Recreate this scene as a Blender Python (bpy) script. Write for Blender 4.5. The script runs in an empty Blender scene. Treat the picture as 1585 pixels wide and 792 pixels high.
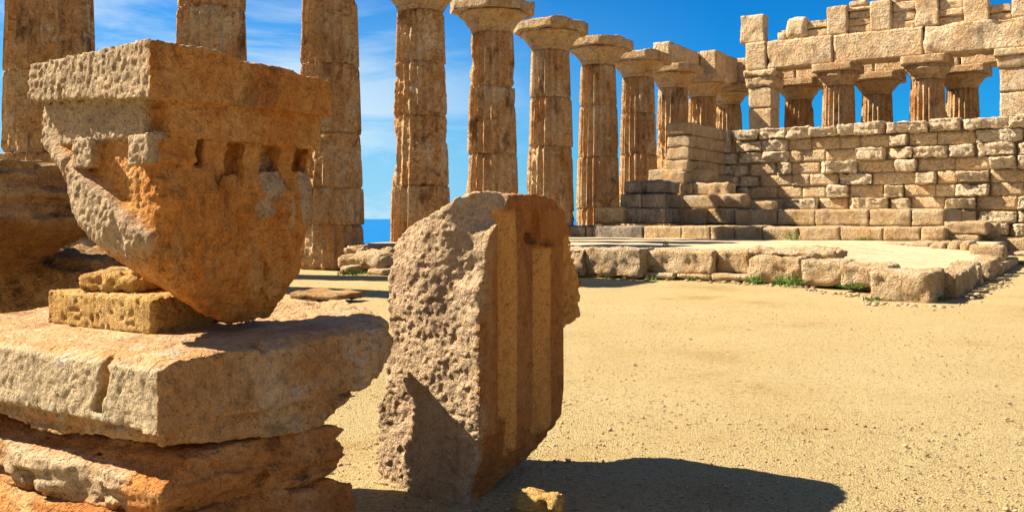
import bpy, math
import numpy as np
sc = bpy.context.scene
col = sc.collection
R_ = math.radians

# ---------------------------------------------------------------- camera
F, CX, HY = 1429.0, 792.5, 338.0          # focal length in photo pixels, principal column, horizon row
EYE = 1.6
cd = bpy.data.cameras.new('camera'); cam = bpy.data.objects.new('camera', cd); col.objects.link(cam)
cd.sensor_width = 36; cd.lens = F / 1585 * 36; cd.shift_y = -(396 - HY) / 1585
cd.clip_start = .05; cd.clip_end = 120000
cam.location = (0, 0, EYE); cam.rotation_euler = (R_(90), 0, 0)
sc.camera = cam

# ---------------------------------------------------------------- temple frame
TH = R_(32.54)
Uv = np.array([math.cos(TH), -math.sin(TH), 0.0])    # across the temple, to the right
Rv = np.array([math.sin(TH), math.cos(TH), 0.0])     # along the colonnade, away from the camera
CO = np.array([14.37, 61.43, 0.0])
H = 10.36                                            # column height from the ground
def T(u, s, z=0.0): return CO + Uv * u - Rv * s + np.array([0, 0, z])

# ---------------------------------------------------------------- light and sky
hdir = Uv * .946 + Rv * .324; ELEV = R_(44.5)
hdir = hdir / np.linalg.norm(hdir)
to_sun = -hdir
sd = bpy.data.lights.new('sun', 'SUN'); sun = bpy.data.objects.new('sun', sd); col.objects.link(sun)
sd.energy = 5.0; sd.angle = R_(.5); sd.color = (1, .87, .68)
from mathutils import Vector
d3 = Vector((to_sun[0] * math.cos(ELEV), to_sun[1] * math.cos(ELEV), math.sin(ELEV)))
sun.rotation_euler = d3.to_track_quat('Z', 'Y').to_euler()
w = bpy.data.worlds.new('World'); sc.world = w; w.use_nodes = True
nt = w.node_tree; N = nt.nodes; L = nt.links
sky = N.new('ShaderNodeTexSky'); sky.sky_type = 'NISHITA'; sky.sun_disc = False
sky.sun_elevation = ELEV; sky.sun_rotation = math.atan2(to_sun[0], to_sun[1])
sky.air_density = 1.0; sky.dust_density = .4; sky.ozone_density = 3.0; sky.altitude = 100
hs = N.new('ShaderNodeHueSaturation'); hs.inputs['Saturation'].default_value = 1.15; hs.inputs['Value'].default_value = 1.0
hs.inputs['Hue'].default_value = .5
L.new(sky.outputs[0], hs.inputs['Color'])
tint = N.new('ShaderNodeMix'); tint.data_type = 'RGBA'; tint.blend_type = 'MULTIPLY'; tint.inputs[0].default_value = 1
L.new(hs.outputs[0], tint.inputs[6]); tint.inputs[7].default_value = (.02, .60, 1.06, 1)
tc = N.new('ShaderNodeTexCoord'); mp = N.new('ShaderNodeMapping'); mp.inputs['Scale'].default_value = (1.6, 1.6, 5.0)
mp.inputs['Rotation'].default_value = (.0, .35, .0)
L.new(tc.outputs['Generated'], mp.inputs[0])
cn = N.new('ShaderNodeTexNoise'); cn.inputs['Scale'].default_value = 2.2; cn.inputs['Detail'].default_value = 9; cn.inputs['Roughness'].default_value = .62; cn.inputs['Distortion'].default_value = .6
L.new(mp.outputs[0], cn.inputs['Vector'])
cr = N.new('ShaderNodeMapRange'); cr.inputs['From Min'].default_value = .47; cr.inputs['From Max'].default_value = .62
L.new(cn.outputs[0], cr.inputs['Value'])
sx = N.new('ShaderNodeSeparateXYZ'); L.new(tc.outputs['Generated'], sx.inputs[0])
lf = N.new('ShaderNodeMapRange'); lf.inputs['From Min'].default_value = .06; lf.inputs['From Max'].default_value = -.22; L.new(sx.outputs[0], lf.inputs['Value'])
lo = N.new('ShaderNodeMapRange'); lo.inputs['From Min'].default_value = .30; lo.inputs['From Max'].default_value = .06; L.new(sx.outputs[2], lo.inputs['Value'])
m1 = N.new('ShaderNodeMath'); m1.operation = 'MULTIPLY'; L.new(cr.outputs[0], m1.inputs[0]); L.new(lf.outputs[0], m1.inputs[1])
m2 = N.new('ShaderNodeMath'); m2.operation = 'MULTIPLY'; L.new(m1.outputs[0], m2.inputs[0]); L.new(lo.outputs[0], m2.inputs[1])
m3 = N.new('ShaderNodeMath'); m3.operation = 'MULTIPLY'; L.new(m2.outputs[0], m3.inputs[0]); m3.inputs[1].default_value = 1.0
mx = N.new('ShaderNodeMix'); mx.data_type = 'RGBA'; L.new(m3.outputs[0], mx.inputs[0])
hz = N.new('ShaderNodeMapRange'); hz.inputs['From Min'].default_value = .26; hz.inputs['From Max'].default_value = .0; hz.inputs['To Max'].default_value = .9; L.new(sx.outputs[2], hz.inputs['Value'])
hl = N.new('ShaderNodeMapRange'); hl.inputs['From Min'].default_value = .22; hl.inputs['From Max'].default_value = -.12; hl.inputs['To Min'].default_value = .08; L.new(sx.outputs[0], hl.inputs['Value'])
hm = N.new('ShaderNodeMath'); hm.operation = 'MULTIPLY'; L.new(hz.outputs[0], hm.inputs[0]); L.new(hl.outputs[0], hm.inputs[1])
hx = N.new('ShaderNodeMix'); hx.data_type = 'RGBA'; L.new(hm.outputs[0], hx.inputs[0]); L.new(tint.outputs[2], hx.inputs[6]); hx.inputs[7].default_value = (3.0, 5.6, 7.6, 1)
L.new(hx.outputs[2], mx.inputs[6]); mx.inputs[7].default_value = (6.5, 7.4, 7.8, 1)
cb = N.new('ShaderNodeTexNoise'); cb.inputs['Scale'].default_value = 2.6; cb.inputs['Detail'].default_value = 8; L.new(tc.outputs['Generated'], cb.inputs['Vector'])  # unseen clouds, added behind the camera to brighten the shaded stone faces
cbr = N.new('ShaderNodeMapRange'); cbr.inputs['From Min'].default_value = .40; cbr.inputs['From Max'].default_value = .56; L.new(cb.outputs[0], cbr.inputs['Value'])
bh = N.new('ShaderNodeMapRange'); bh.inputs['From Min'].default_value = .25; bh.inputs['From Max'].default_value = -.25; L.new(sx.outputs[1], bh.inputs['Value'])
bm_ = N.new('ShaderNodeMath'); bm_.operation = 'MULTIPLY'; L.new(cbr.outputs[0], bm_.inputs[0]); L.new(bh.outputs[0], bm_.inputs[1])
mx2 = N.new('ShaderNodeMix'); mx2.data_type = 'RGBA'; L.new(bm_.outputs[0], mx2.inputs[0]); L.new(mx.outputs[2], mx2.inputs[6]); mx2.inputs[7].default_value = (3.0, 2.7, 2.5, 1)
bg = N['Background']; L.new(mx2.outputs[2], bg.inputs[0]); bg.inputs[1].default_value = .046
vs = sc.view_settings; vs.view_transform = 'Standard'; vs.look = 'None'; vs.exposure = 1.5; vs.gamma = 1
sc.cycles.max_bounces = 6; sc.cycles.diffuse_bounces = 4

# ---------------------------------------------------------------- noise
def _hash(ix, iy, iz, seed):
    with np.errstate(over='ignore'):
        h = ix * np.uint32(374761393) + iy * np.uint32(668265263) + iz * np.uint32(2246822519) + np.uint32((seed * 974634777) & 0xffffffff)
        h = (h ^ (h >> np.uint32(13))) * np.uint32(1274126177)
        h = (h ^ (h >> np.uint32(16))) * np.uint32(3266489917)
        return ((h >> np.uint32(15)) & np.uint32(0xffff)).astype(np.float32) * np.float32(1 / 32767.5) - np.float32(1)
def vn(p, seed=0):
    p = np.asarray(p, dtype=np.float32); i = np.floor(p); f = p - i; i = i.astype(np.int32).view(np.uint32)
    f = f * f * f * (f * (f * 6 - 15) + 10)
    x, y, z = i[:, 0], i[:, 1], i[:, 2]; fx, fy, fz = f[:, 0], f[:, 1], f[:, 2]
    def g(a, b, c): return _hash(x + np.uint32(a), y + np.uint32(b), z + np.uint32(c), seed)
    c00 = g(0,0,0)*(1-fx)+g(1,0,0)*fx; c10 = g(0,1,0)*(1-fx)+g(1,1,0)*fx
    c01 = g(0,0,1)*(1-fx)+g(1,0,1)*fx; c11 = g(0,1,1)*(1-fx)+g(1,1,1)*fx
    return (c00*(1-fy)+c10*fy)*(1-fz)+(c01*(1-fy)+c11*fy)*fz
def fbm(p, seed=0, o=4, gain=.5, ridge=False):
    t = np.zeros(len(p), np.float32); a = 1.0; s = 0
    p = np.asarray(p, np.float32)
    for k in range(o):
        n = vn(p, seed + k * 17)
        if ridge: n = 1 - 2 * np.abs(n)
        t += a * n; s += a; a *= gain; p = p * 2.03 + 3.7
    return t / s
def sstep(a, b, x):
    t = np.clip((x - a) / (b - a), 0, 1); return t * t * (3 - 2 * t)

# ---------------------------------------------------------------- mesh helpers
def mesh_obj(name, V, Fq, mat, parent=None, smooth=True, origin=None, attrs=None, loc=None):
    """V (n,3) in world metres; the object's origin is moved to origin (or its base centre)."""
    V = np.asarray(V, np.float64)
    if parent is not None: org = np.array(parent.location)
    elif origin is not None: org = np.array(origin, float)
    else: org = np.array([V[:, 0].mean(), V[:, 1].mean(), V[:, 2].min()])
    me = bpy.data.meshes.new(name)
    Vl = (V - org).astype(np.float32)
    if isinstance(Fq, np.ndarray):
        k = Fq.shape[1]; nf = len(Fq)
        me.vertices.add(len(Vl)); me.vertices.foreach_set('co', Vl.ravel())
        me.loops.add(nf * k); me.loops.foreach_set('vertex_index', Fq.astype(np.int32).ravel())
        me.polygons.add(nf); me.polygons.foreach_set('loop_start', np.arange(0, nf * k, k, dtype=np.int32))
        me.update(calc_edges=True); me.validate()
    else:
        me.from_pydata([tuple(v) for v in Vl], [], Fq); me.update()
    if attrs:
        for an, av in attrs.items():
            a = me.attributes.new(an, 'FLOAT', 'POINT'); a.data.foreach_set('value', np.asarray(av, np.float32))
    if smooth: me.polygons.foreach_set('use_smooth', np.ones(len(me.polygons), bool))
    if mat: me.materials.append(mat)
    o = bpy.data.objects.new(name, me); col.objects.link(o)
    if parent is not None: o.parent = parent
    else: o.location = org
    return o
def empty(name, loc, label, cat, group=None):
    o = bpy.data.objects.new(name, None); col.objects.link(o); o.location = tuple(float(v) for v in loc); o.empty_display_size = .3
    tag(o, label, cat, group); return o
def tag(o, label, cat, group=None):
    o['label'] = label; o['category'] = cat
    if 'kind' not in o: o['kind'] = 'thing'
    if group: o['group'] = group
    return o
_cube = {}
def cube_grid(nx, ny, nz):
    k = (nx, ny, nz)
    if k in _cube: return _cube[k]
    P = []; Q = []; off = 0
    n = (nx, ny, nz)
    for ax in range(3):
        a, b = (ax + 1) % 3, (ax + 2) % 3
        for side in (0, 1):
            A, B = np.meshgrid(np.arange(n[a] + 1), np.arange(n[b] + 1), indexing='ij')
            p = np.zeros(A.shape + (3,), int); p[..., a] = A; p[..., b] = B; p[..., ax] = side * n[ax]
            idx = np.arange(A.size).reshape(A.shape) + off
            q = np.stack([idx[:-1, :-1], idx[1:, :-1], idx[1:, 1:], idx[:-1, 1:]], -1).reshape(-1, 4)
            if side == 0: q = q[:, ::-1]
            P.append(p.reshape(-1, 3)); Q.append(q); off += A.size
    P = np.concatenate(P); Q = np.concatenate(Q)
    u, inv = np.unique(P, axis=0, return_inverse=True); inv = inv.ravel()
    r = (u / np.array(n) * 2 - 1, inv[Q]); _cube[k] = r
    return r
def rblock(c, half, ax=None, rnd=.04, amp=.02, seed=0, cell=.1, fr=1.5, pit=0.0, taper=None, strata=0.0, warp=None):
    """weathered block: centre c, half sizes along the axes ax, rounding rnd, noise amp"""
    if ax is None: ax = np.stack([Uv, Rv, np.array([0, 0, 1.0])])
    half = np.asarray(half, float); n = [int(np.clip(round(2 * h / cell), 2, 40)) for h in half]
    P, Q = cube_grid(*n)
    p = P * half
    # pull grid lines towards edges so that the rounding has vertices
    rr = np.minimum(rnd, half.min() * .9)
    q = np.clip(p, -(half - rr), half - rr); d = p - q; ln = np.linalg.norm(d, axis=1); ln[ln == 0] = 1
    p2 = q + d / ln[:, None] * rr
    nrm = d / ln[:, None]
    w_ = p2 + np.array([seed * 7.31, seed * 3.17, seed * 1.93])
    a = fbm(w_ * fr, seed, 4, .55)
    disp = amp * a * 1.3
    disp = disp + amp * .45 * np.clip(fbm(w_ * fr * 5, seed + 21, 3, .6), -1, .6)
    e = (np.abs(P) > .8).sum(1) >= 2            # worn edges
    disp = disp - amp * .9 * np.clip(fbm(w_ * fr * 1.7, seed + 5, 3) + .1, 0, 1) * e
    if strata: disp = disp + strata * np.abs(vn(np.stack([w_[:, 0] * .4, w_[:, 1] * .4, w_[:, 2] * 14], 1), seed + 9))*-1
    if pit: disp = disp - pit * sstep(.25, .6, vn(w_ * 9, seed + 3))
    p2 = p2 + nrm * disp[:, None]
    if warp is not None: p2 = warp(P, p2)
    if taper is not None: p2[:, :2] *= (1 + taper * P[:, 2:3])
    return np.asarray(c) + p2 @ ax, Q
def join(parts):
    V = []; Q = []; o = 0
    for v, q in parts: V.append(v); Q.append(q + o); o += len(v)
    return np.concatenate(V), np.concatenate(Q)
def rot_ax(ang, tilt=0, roll=0):
    """axes turned by ang (deg) from the temple frame, tilted about the first axis and rolled about the second"""
    a = -TH + R_(ang); X = np.array([math.cos(a), math.sin(a), 0]); Y = np.array([-math.sin(a), math.cos(a), 0]); Z = np.array([0, 0, 1.0])
    t = R_(tilt); Y, Z = Y * math.cos(t) + Z * math.sin(t), Z * math.cos(t) - Y * math.sin(t)
    t = R_(roll); X, Z = X * math.cos(t) + Z * math.sin(t), Z * math.cos(t) - X * math.sin(t)
    return np.stack([X, Y, Z])

def bed(p, seed, th=.045, tilt=(.05, .03)):
    """sharp bedding: each thin layer steps in or out"""
    z = p[:, 2] + tilt[0] * p[:, 0] + tilt[1] * p[:, 1] + .012 * vn(p * 3, seed + 1)
    k = np.floor(z / th + .35 * vn(np.stack([0 * z, 0 * z, z / .13], 1), seed + 2))
    return vn(np.stack([p[:, 0] * 2.2, p[:, 1] * 2.2, k * 7.3 + .5], 1), seed)
def surface_nets(fn, lo, hi, h, band=.12, detail=None):
    """mesh of fn(p)<0; detail(p,d) refines d near the surface"""
    lo = np.array(lo, float); n = np.ceil((np.array(hi) - lo) / h).astype(int) + 1
    g = np.stack(np.meshgrid(*[lo[i] + h * np.arange(n[i]) for i in range(3)], indexing='ij'), -1).reshape(-1, 3).astype(np.float32)
    V = fn(g)
    if detail is not None:
        m = np.abs(V) < band; V[m] = detail(g[m], V[m])
    V = V.reshape(n)
    V[0] = V[-1] = 1; V[:, 0] = V[:, -1] = 1; V[:, :, 0] = V[:, :, -1] = 1
    ins = V < 0
    c = np.zeros(n - 1, np.uint8)
    for i in (0, 1):
        for j in (0, 1):
            for k in (0, 1):
                c += ins[i:n[0]-1+i, j:n[1]-1+j, k:n[2]-1+k]
    act = (c > 0) & (c < 8); A = np.argwhere(act)
    vid = -np.ones(n - 1, np.int64); vid[act] = np.arange(len(A))
    acc = np.zeros((len(A), 3)); cnt = np.zeros(len(A))
    cs = [(i, j, k) for i in (0, 1) for j in (0, 1) for k in (0, 1)]
    for a in cs:
        for ax in range(3):
            if a[ax]: continue
            b = list(a); b[ax] = 1
            va = V[A[:, 0]+a[0], A[:, 1]+a[1], A[:, 2]+a[2]]; vb = V[A[:, 0]+b[0], A[:, 1]+b[1], A[:, 2]+b[2]]
            x = (va < 0) != (vb < 0); t = va[x] / (va[x] - vb[x])
            p = np.tile(np.array(a, float), (x.sum(), 1)); p[:, ax] += t
            acc[x] += p; cnt[x] += 1
    P = lo + (A + acc / cnt[:, None]) * h
    quads = []
    for ax in range(3):
        b, c2 = (ax + 1) % 3, (ax + 2) % 3
        sl = [slice(1, n[i] - 1) for i in range(3)]; sl[ax] = slice(0, n[ax] - 1)
        s2 = list(sl); s2[ax] = slice(1, n[ax])
        va = ins[tuple(sl)]; vb = ins[tuple(s2)]
        E = np.argwhere(va != vb); st = va[tuple(E.T)]
        off = np.ones(3, int); off[ax] = 0; E = E + off
        def v(db, dc):
            e = E.copy(); e[:, b] -= db; e[:, c2] -= dc; return vid[e[:, 0], e[:, 1], e[:, 2]]
        q = np.stack([v(1, 1), v(0, 1), v(0, 0), v(1, 0)], 1)
        q[~st] = q[~st][:, ::-1]; quads.append(q)
    return P, np.concatenate(quads)

# ---------------------------------------------------------------- materials
def mat_new(name):
    m = bpy.data.materials.new(name); m.use_nodes = True; nt = m.node_tree
    b = nt.nodes['Principled BSDF']; b.inputs['Roughness'].default_value = .95
    b.inputs['Specular IOR Level'].default_value = .15
    return m, nt, nt.nodes, nt.links, b
def ramp(Nn, pts):
    r = Nn.new('ShaderNodeValToRGB'); e = r.color_ramp.elements
    e[0].position, e[0].color = pts[0][0], (*pts[0][1], 1); e[1].position, e[1].color = pts[-1][0], (*pts[-1][1], 1)
    for p, c in pts[1:-1]:
        x = e.new(p); x.color = (*c, 1)
    return r
def stone(name, c1, c2, c3, dark=(.10, .07, .05), darkamt=.35, sc1=1.0, bump=.6, bdist=.02, grain=60, tone=None, tone_c=(.55, .47, .33), streak=.35, lichen=None, pits=1.0, fine_scale=1.0, pale=None):
    m, nt, Nn, Lk, b = mat_new(name)
    tc = Nn.new('ShaderNodeTexCoord'); oi = Nn.new('ShaderNodeObjectInfo')
    ad = Nn.new('ShaderNodeVectorMath'); ad.operation = 'MULTIPLY_ADD'; Lk.new(oi.outputs['Random'], ad.inputs[0]); ad.inputs[1].default_value = (37, 21, 11); Lk.new(tc.outputs['Object'], ad.inputs[2])
    P = ad.outputs[0]
    def noise(scale, det=5, rough=.6, dist=0, vec=None):
        n = Nn.new('ShaderNodeTexNoise'); n.inputs['Scale'].default_value = scale; n.inputs['Detail'].default_value = det; n.inputs['Roughness'].default_value = rough; n.inputs['Distortion'].default_value = dist
        Lk.new(vec or P, n.inputs['Vector']); return n.outputs[0]
    def rng(x, a, b_, lo=0, hi=1):
        n = Nn.new('ShaderNodeMapRange'); n.inputs['From Min'].default_value = a; n.inputs['From Max'].default_value = b_; n.inputs['To Min'].default_value = lo; n.inputs['To Max'].default_value = hi; Lk.new(x, n.inputs['Value']); return n.outputs[0]
    def mul(x, y):
        n = Nn.new('ShaderNodeMath'); n.operation = 'MULTIPLY'
        for i, q in enumerate((x, y)):
            if isinstance(q, (int, float)): n.inputs[i].default_value = q
            else: Lk.new(q, n.inputs[i])
        return n.outputs[0]
    def mix(f, a, c, mode='MIX'):
        n = Nn.new('ShaderNodeMix'); n.data_type = 'RGBA'; n.blend_type = mode
        if isinstance(f, float): n.inputs[0].default_value = f
        else: Lk.new(f, n.inputs[0])
        for i, q in ((6, a), (7, c)):
            if isinstance(q, tuple): n.inputs[i].default_value = (*q, 1)
            else: Lk.new(q, n.inputs[i])
        return n.outputs[2]
    st = Nn.new('ShaderNodeMapping'); st.inputs['Scale'].default_value = (1, 1, streak); Lk.new(P, st.inputs[0])
    r = ramp(Nn, [(.30, c1), (.5, c2), (.68, c3)]); Lk.new(noise(1.3 * sc1, 6, .62, .4, st.outputs[0]), r.inputs[0])
    c = r.outputs[0]
    c = mix(rng(noise(9 * sc1, 4, .6), .40, .68, 0, .45), c, tuple(v * .62 for v in c1), 'MIX')
    if tone:
        at = Nn.new('ShaderNodeAttribute'); at.attribute_name = tone
        cc = ramp(Nn, [(.35, tuple(v * .72 for v in tone_c)), (.62, tone_c)]); Lk.new(noise(7, 6, .7), cc.inputs[0])
        c = mix(at.outputs['Fac'], c, cc.outputs[0])
    if pale:
        a2_ = Nn.new('ShaderNodeAttribute'); a2_.attribute_name = 'pale'; c = mix(a2_.outputs['Fac'], c, pale)
    dk = mul(rng(noise(2.1 * sc1, 7, .68, .5, st.outputs[0]), .54, .66), darkamt)
    c = mix(dk, c, dark)
    if lichen:
        c = mix(mul(rng(noise(3.1 * sc1, 6, .7), .58, .64), .75), c, lichen)
    sp = rng(noise(grain * 1.3, 3, .7), .3, .75, .72, 1.16)
    cm = Nn.new('ShaderNodeCombineColor'); [Lk.new(sp, cm.inputs[i]) for i in range(3)]
    c = mix(1.0, c, cm.outputs[0], 'MULTIPLY')
    Lk.new(c, b.inputs['Base Color'])
    # relief
    v = Nn.new('ShaderNodeTexVoronoi'); v.inputs['Scale'].default_value = grain * 1.0 * fine_scale; Lk.new(P, v.inputs['Vector'])
    n1 = noise(grain * 1.0 * fine_scale, 5, .72); n2 = noise(grain * .16 * fine_scale, 6, .68)
    pt = rng(noise(grain * .5 * fine_scale, 3, .5, .6), .34, .42, 0, 1)
    s1 = Nn.new('ShaderNodeMath'); s1.operation = 'MULTIPLY_ADD'; Lk.new(v.outputs['Distance'], s1.inputs[0]); s1.inputs[1].default_value = .35; Lk.new(n1, s1.inputs[2])
    s2 = Nn.new('ShaderNodeMath'); s2.operation = 'MULTIPLY_ADD'; Lk.new(n2, s2.inputs[0]); s2.inputs[1].default_value = 1.6; Lk.new(s1.outputs[0], s2.inputs[2])
    s3 = Nn.new('ShaderNodeMath'); s3.operation = 'MULTIPLY_ADD'; Lk.new(pt, s3.inputs[0]); s3.inputs[1].default_value = .7 * pits; Lk.new(s2.outputs[0], s3.inputs[2])
    bp = Nn.new('ShaderNodeBump'); bp.inputs['Strength'].default_value = bump; bp.inputs['Distance'].default_value = bdist
    Lk.new(s3.outputs[0], bp.inputs['Height']); Lk.new(bp.outputs[0], b.inputs['Normal'])
    return m
M_col = stone('sandstone_column', (.56, .26, .09), (.70, .43, .20), (.78, .61, .38), darkamt=.85, dark=(.16, .08, .04), sc1=.7, bump=1, bdist=.10, grain=14, streak=.55, lichen=(.74, .62, .46))
M_cap = stone('sandstone_capital', (.54, .29, .12), (.62, .42, .22), (.66, .52, .34), dark=(.14, .10, .07), darkamt=.6, sc1=.9, bump=1, bdist=.10, grain=14)
M_wall = stone('sandstone_wall', (.72, .46, .23), (.79, .58, .34), (.83, .68, .47), darkamt=.3, tone='tone', tone_c=(.80, .66, .46), sc1=.7, bump=1, bdist=.10, grain=14, streak=.8)
M_core = stone('sandstone_core', (.66, .36, .15), (.72, .45, .22), (.76, .55, .31), darkamt=.25, sc1=.5, bump=.6, bdist=.03, grain=16, streak=.8)
M_arch = stone('sandstone_beam', (.64, .41, .20), (.70, .51, .30), (.74, .60, .40), darkamt=.25, sc1=.45, bump=1, bdist=.10, grain=9, streak=.8)
M_grey = stone('blackened_stone', (.24, .21, .17), (.36, .31, .25), (.54, .45, .34), dark=(.09, .08, .07), darkamt=.8, sc1=1.0, bump=1, bdist=.12, grain=16)
M_edge = stone('pale_block', (.66, .40, .18), (.74, .54, .31), (.78, .65, .44), darkamt=.3, sc1=1.2, bump=1, bdist=.12, grain=22, streak=.8)
M_fore = stone('ochre_limestone', (.66, .22, .04), (.78, .33, .075), (.84, .48, .17), dark=(.20, .075, .03), darkamt=.6, sc1=2.2, bump=1, bdist=.022, grain=70, tone='tone', tone_c=(.68, .50, .30), streak=.6)
M_tri = stone('triglyph_limestone', (.46, .165, .04), (.54, .22, .055), (.62, .32, .10), dark=(.16, .06, .03), darkamt=.45, sc1=1.6, bump=1, bdist=.022, grain=70, tone='tone', tone_c=(.72, .52, .32), streak=.35, pale=(.92, .46, .13))
M_slab = stone('slab_limestone', (.62, .30, .10), (.70, .41, .18), (.76, .55, .32), dark=(.14, .07, .04), darkamt=.5, sc1=2.0, bump=1, bdist=.024, grain=60, tone='tone', tone_c=(.70, .54, .33), streak=.8, lichen=(.62, .54, .42))
M_rock = stone('red_ochre_rock', (.56, .20, .05), (.66, .30, .09), (.74, .45, .2), dark=(.10, .04, .02), darkamt=.6, sc1=2.0, bump=1, bdist=.024, grain=55, tone='tone', tone_c=(.68, .50, .30), streak=.3 * 8)
M_back = stone('brown_block', (.42, .20, .07), (.60, .35, .15), (.70, .50, .27), dark=(.07, .04, .025), darkamt=.75, sc1=1.2, bump=1, bdist=.08, grain=35, streak=3, tone='tone', tone_c=(.46, .2, .05))
M_small = stone('yellow_block', (.60, .33, .09), (.66, .42, .14), (.70, .52, .24), dark=(.2, .1, .04), darkamt=.5, sc1=2.5, bump=1, bdist=.022, grain=75)

# ground
def ground_mat():
    m, nt, Nn, Lk, b = mat_new('sandy_gravel')
    tc = Nn.new('ShaderNodeTexCoord'); P = tc.outputs['Object']
    def noise(s, d=5, r=.6):
        n = Nn.new('ShaderNodeTexNoise'); n.inputs['Scale'].default_value = s; n.inputs['Detail'].default_value = d; n.inputs['Roughness'].default_value = r; Lk.new(P, n.inputs['Vector']); return n.outputs[0]
    r = ramp(Nn, [(.34, (.48, .34, .15)), (.44, (.565, .44, .215)), (.7, (.62, .505, .275))]); Lk.new(noise(.35, 7, .68), r.inputs[0])
    r2 = ramp(Nn, [(.37, (.22, .14, .08)), (.43, (.88, .86, .80)), (.7, (1.15, 1.15, 1.12))]); Lk.new(noise(70, 4, .8), r2.inputs[0])
    mx = Nn.new('ShaderNodeMix'); mx.data_type = 'RGBA'; mx.blend_type = 'MULTIPLY'; mx.inputs[0].default_value = .9; Lk.new(r.outputs[0], mx.inputs[6]); Lk.new(r2.outputs[0], mx.inputs[7])
    r3 = ramp(Nn, [(.36, (.45, .34, .22)), (.43, (1, 1, 1)), (.7, (1.06, 1.06, 1.04))]); Lk.new(noise(24, 3, .75), r3.inputs[0])
    my = Nn.new('ShaderNodeMix'); my.data_type = 'RGBA'; my.blend_type = 'MULTIPLY'; my.inputs[0].default_value = .8; Lk.new(mx.outputs[2], my.inputs[6]); Lk.new(r3.outputs[0], my.inputs[7]); mx = my
    v = Nn.new('ShaderNodeTexVoronoi'); v.inputs['Scale'].default_value = 80; Lk.new(P, v.inputs['Vector'])
    at = Nn.new('ShaderNodeAttribute'); at.attribute_name = 'grass'
    g = ramp(Nn, [(.35, (.05, .09, .02)), (.65, (.16, .17, .06))]); Lk.new(noise(3, 5, .7), g.inputs[0])
    mg = Nn.new('ShaderNodeMix'); mg.data_type = 'RGBA'; Lk.new(at.outputs['Fac'], mg.inputs[0]); Lk.new(mx.outputs[2], mg.inputs[6]); Lk.new(g.outputs[0], mg.inputs[7])
    Lk.new(mg.outputs[2], b.inputs['Base Color'])
    a = Nn.new('ShaderNodeMath'); a.operation = 'MULTIPLY_ADD'; Lk.new(v.outputs['Distance'], a.inputs[0]); a.inputs[1].default_value = -.8; Lk.new(noise(85, 4, .8), a.inputs[2])
    a2 = Nn.new('ShaderNodeMath'); a2.operation = 'MULTIPLY_ADD'; Lk.new(noise(7, 4, .6), a2.inputs[0]); a2.inputs[1].default_value = 1.0; Lk.new(a.outputs[0], a2.inputs[2])
    bp = Nn.new('ShaderNodeBump'); bp.inputs['Strength'].default_value = 1; bp.inputs['Distance'].default_value = .03; Lk.new(a2.outputs[0], bp.inputs['Height']); Lk.new(bp.outputs[0], b.inputs['Normal'])
    return m
M_ground = ground_mat()
M_pave = stone('worn_paving', (.48, .36, .20), (.53, .42, .26), (.58, .48, .33), darkamt=.15, sc1=.8, bump=.8, bdist=.02, grain=18)
m, nt_, Nn, Lk, b = mat_new('sea_water'); M_sea = m
b.inputs['Base Color'].default_value = (.003, .13, .36, 1); b.inputs['Roughness'].default_value = .5; b.inputs['Specular IOR Level'].default_value = .1
n = Nn.new('ShaderNodeTexNoise'); n.inputs['Scale'].default_value = .05; n.inputs['Detail'].default_value = 6
bp = Nn.new('ShaderNodeBump'); bp.inputs['Strength'].default_value = .6; bp.inputs['Distance'].default_value = 2; Lk.new(n.outputs[0], bp.inputs['Height']); Lk.new(bp.outputs[0], b.inputs['Normal'])
tcn = Nn.new('ShaderNodeTexCoord'); Lk.new(tcn.outputs['Object'], n.inputs['Vector'])
m, nt_, Nn, Lk, b = mat_new('leaf_green'); M_leaf = m
n = Nn.new('ShaderNodeTexNoise'); n.inputs['Scale'].default_value = 20; r = ramp(Nn, [(.35, (.03, .09, .012)), (.65, (.10, .20, .03))]); Lk.new(n.outputs[0], r.inputs[0]); Lk.new(r.outputs[0], b.inputs['Base Color'])

# ---------------------------------------------------------------- ground, sea
def grid_sheet(xs, ys):
    X, Y = np.meshgrid(xs, ys, indexing='ij'); i = np.arange(X.size).reshape(X.shape)
    q = np.stack([i[:-1, :-1], i[1:, :-1], i[1:, 1:], i[:-1, 1:]], -1).reshape(-1, 4)
    return X.ravel(), Y.ravel(), q
xs = np.unique(np.concatenate([np.linspace(-400, -30, 40), np.linspace(-30, -5, 50), np.arange(-5, 6, .045), np.linspace(6, 30, 60), np.linspace(30, 400, 40)]))
ys = np.unique(np.concatenate([np.linspace(-60, 2.5, 12), np.arange(2.5, 9, .045), np.linspace(9, 40, 130), np.linspace(40, 110, 60), np.linspace(110, 500, 30)]))
X, Y, q = grid_sheet(xs, ys)
uu = Uv[0] * (X - CO[0]) + Uv[1] * (Y - CO[1]); ss = -(Rv[0] * (X - CO[0]) + Rv[1] * (Y - CO[1]))
out = np.maximum(np.maximum(-uu - 6, -ss - 6), 0)
P3 = np.stack([X, Y, 0 * X], 1)
Z = .05 * fbm(P3 * .35, 3, 3) * sstep(3, 9, Y) + .012 * fbm(P3 * 2.2, 4, 4) + .012 * sstep(.1, .8, fbm(P3 * 7, 8, 2)) - np.minimum(out ** 1.5 * .06, 60)
M2 = mesh_obj('ground', np.stack([X, Y, Z], 1), q, M_ground, origin=(0, 0, 0), attrs={'grass': sstep(4, 12, out)}); M2['kind'] = 'structure'
r_ = np.concatenate([[0], np.geomspace(30, 60000, 40)]); th = np.linspace(0, 2 * np.pi, 49)[:-1]
V = [(0, 0, -42)]
for a in r_[1:]: V += [(a * math.cos(t), a * math.sin(t), -42) for t in th]
Fc = [(0, 1 + k, 1 + (k + 1) % 48) for k in range(48)]
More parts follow.
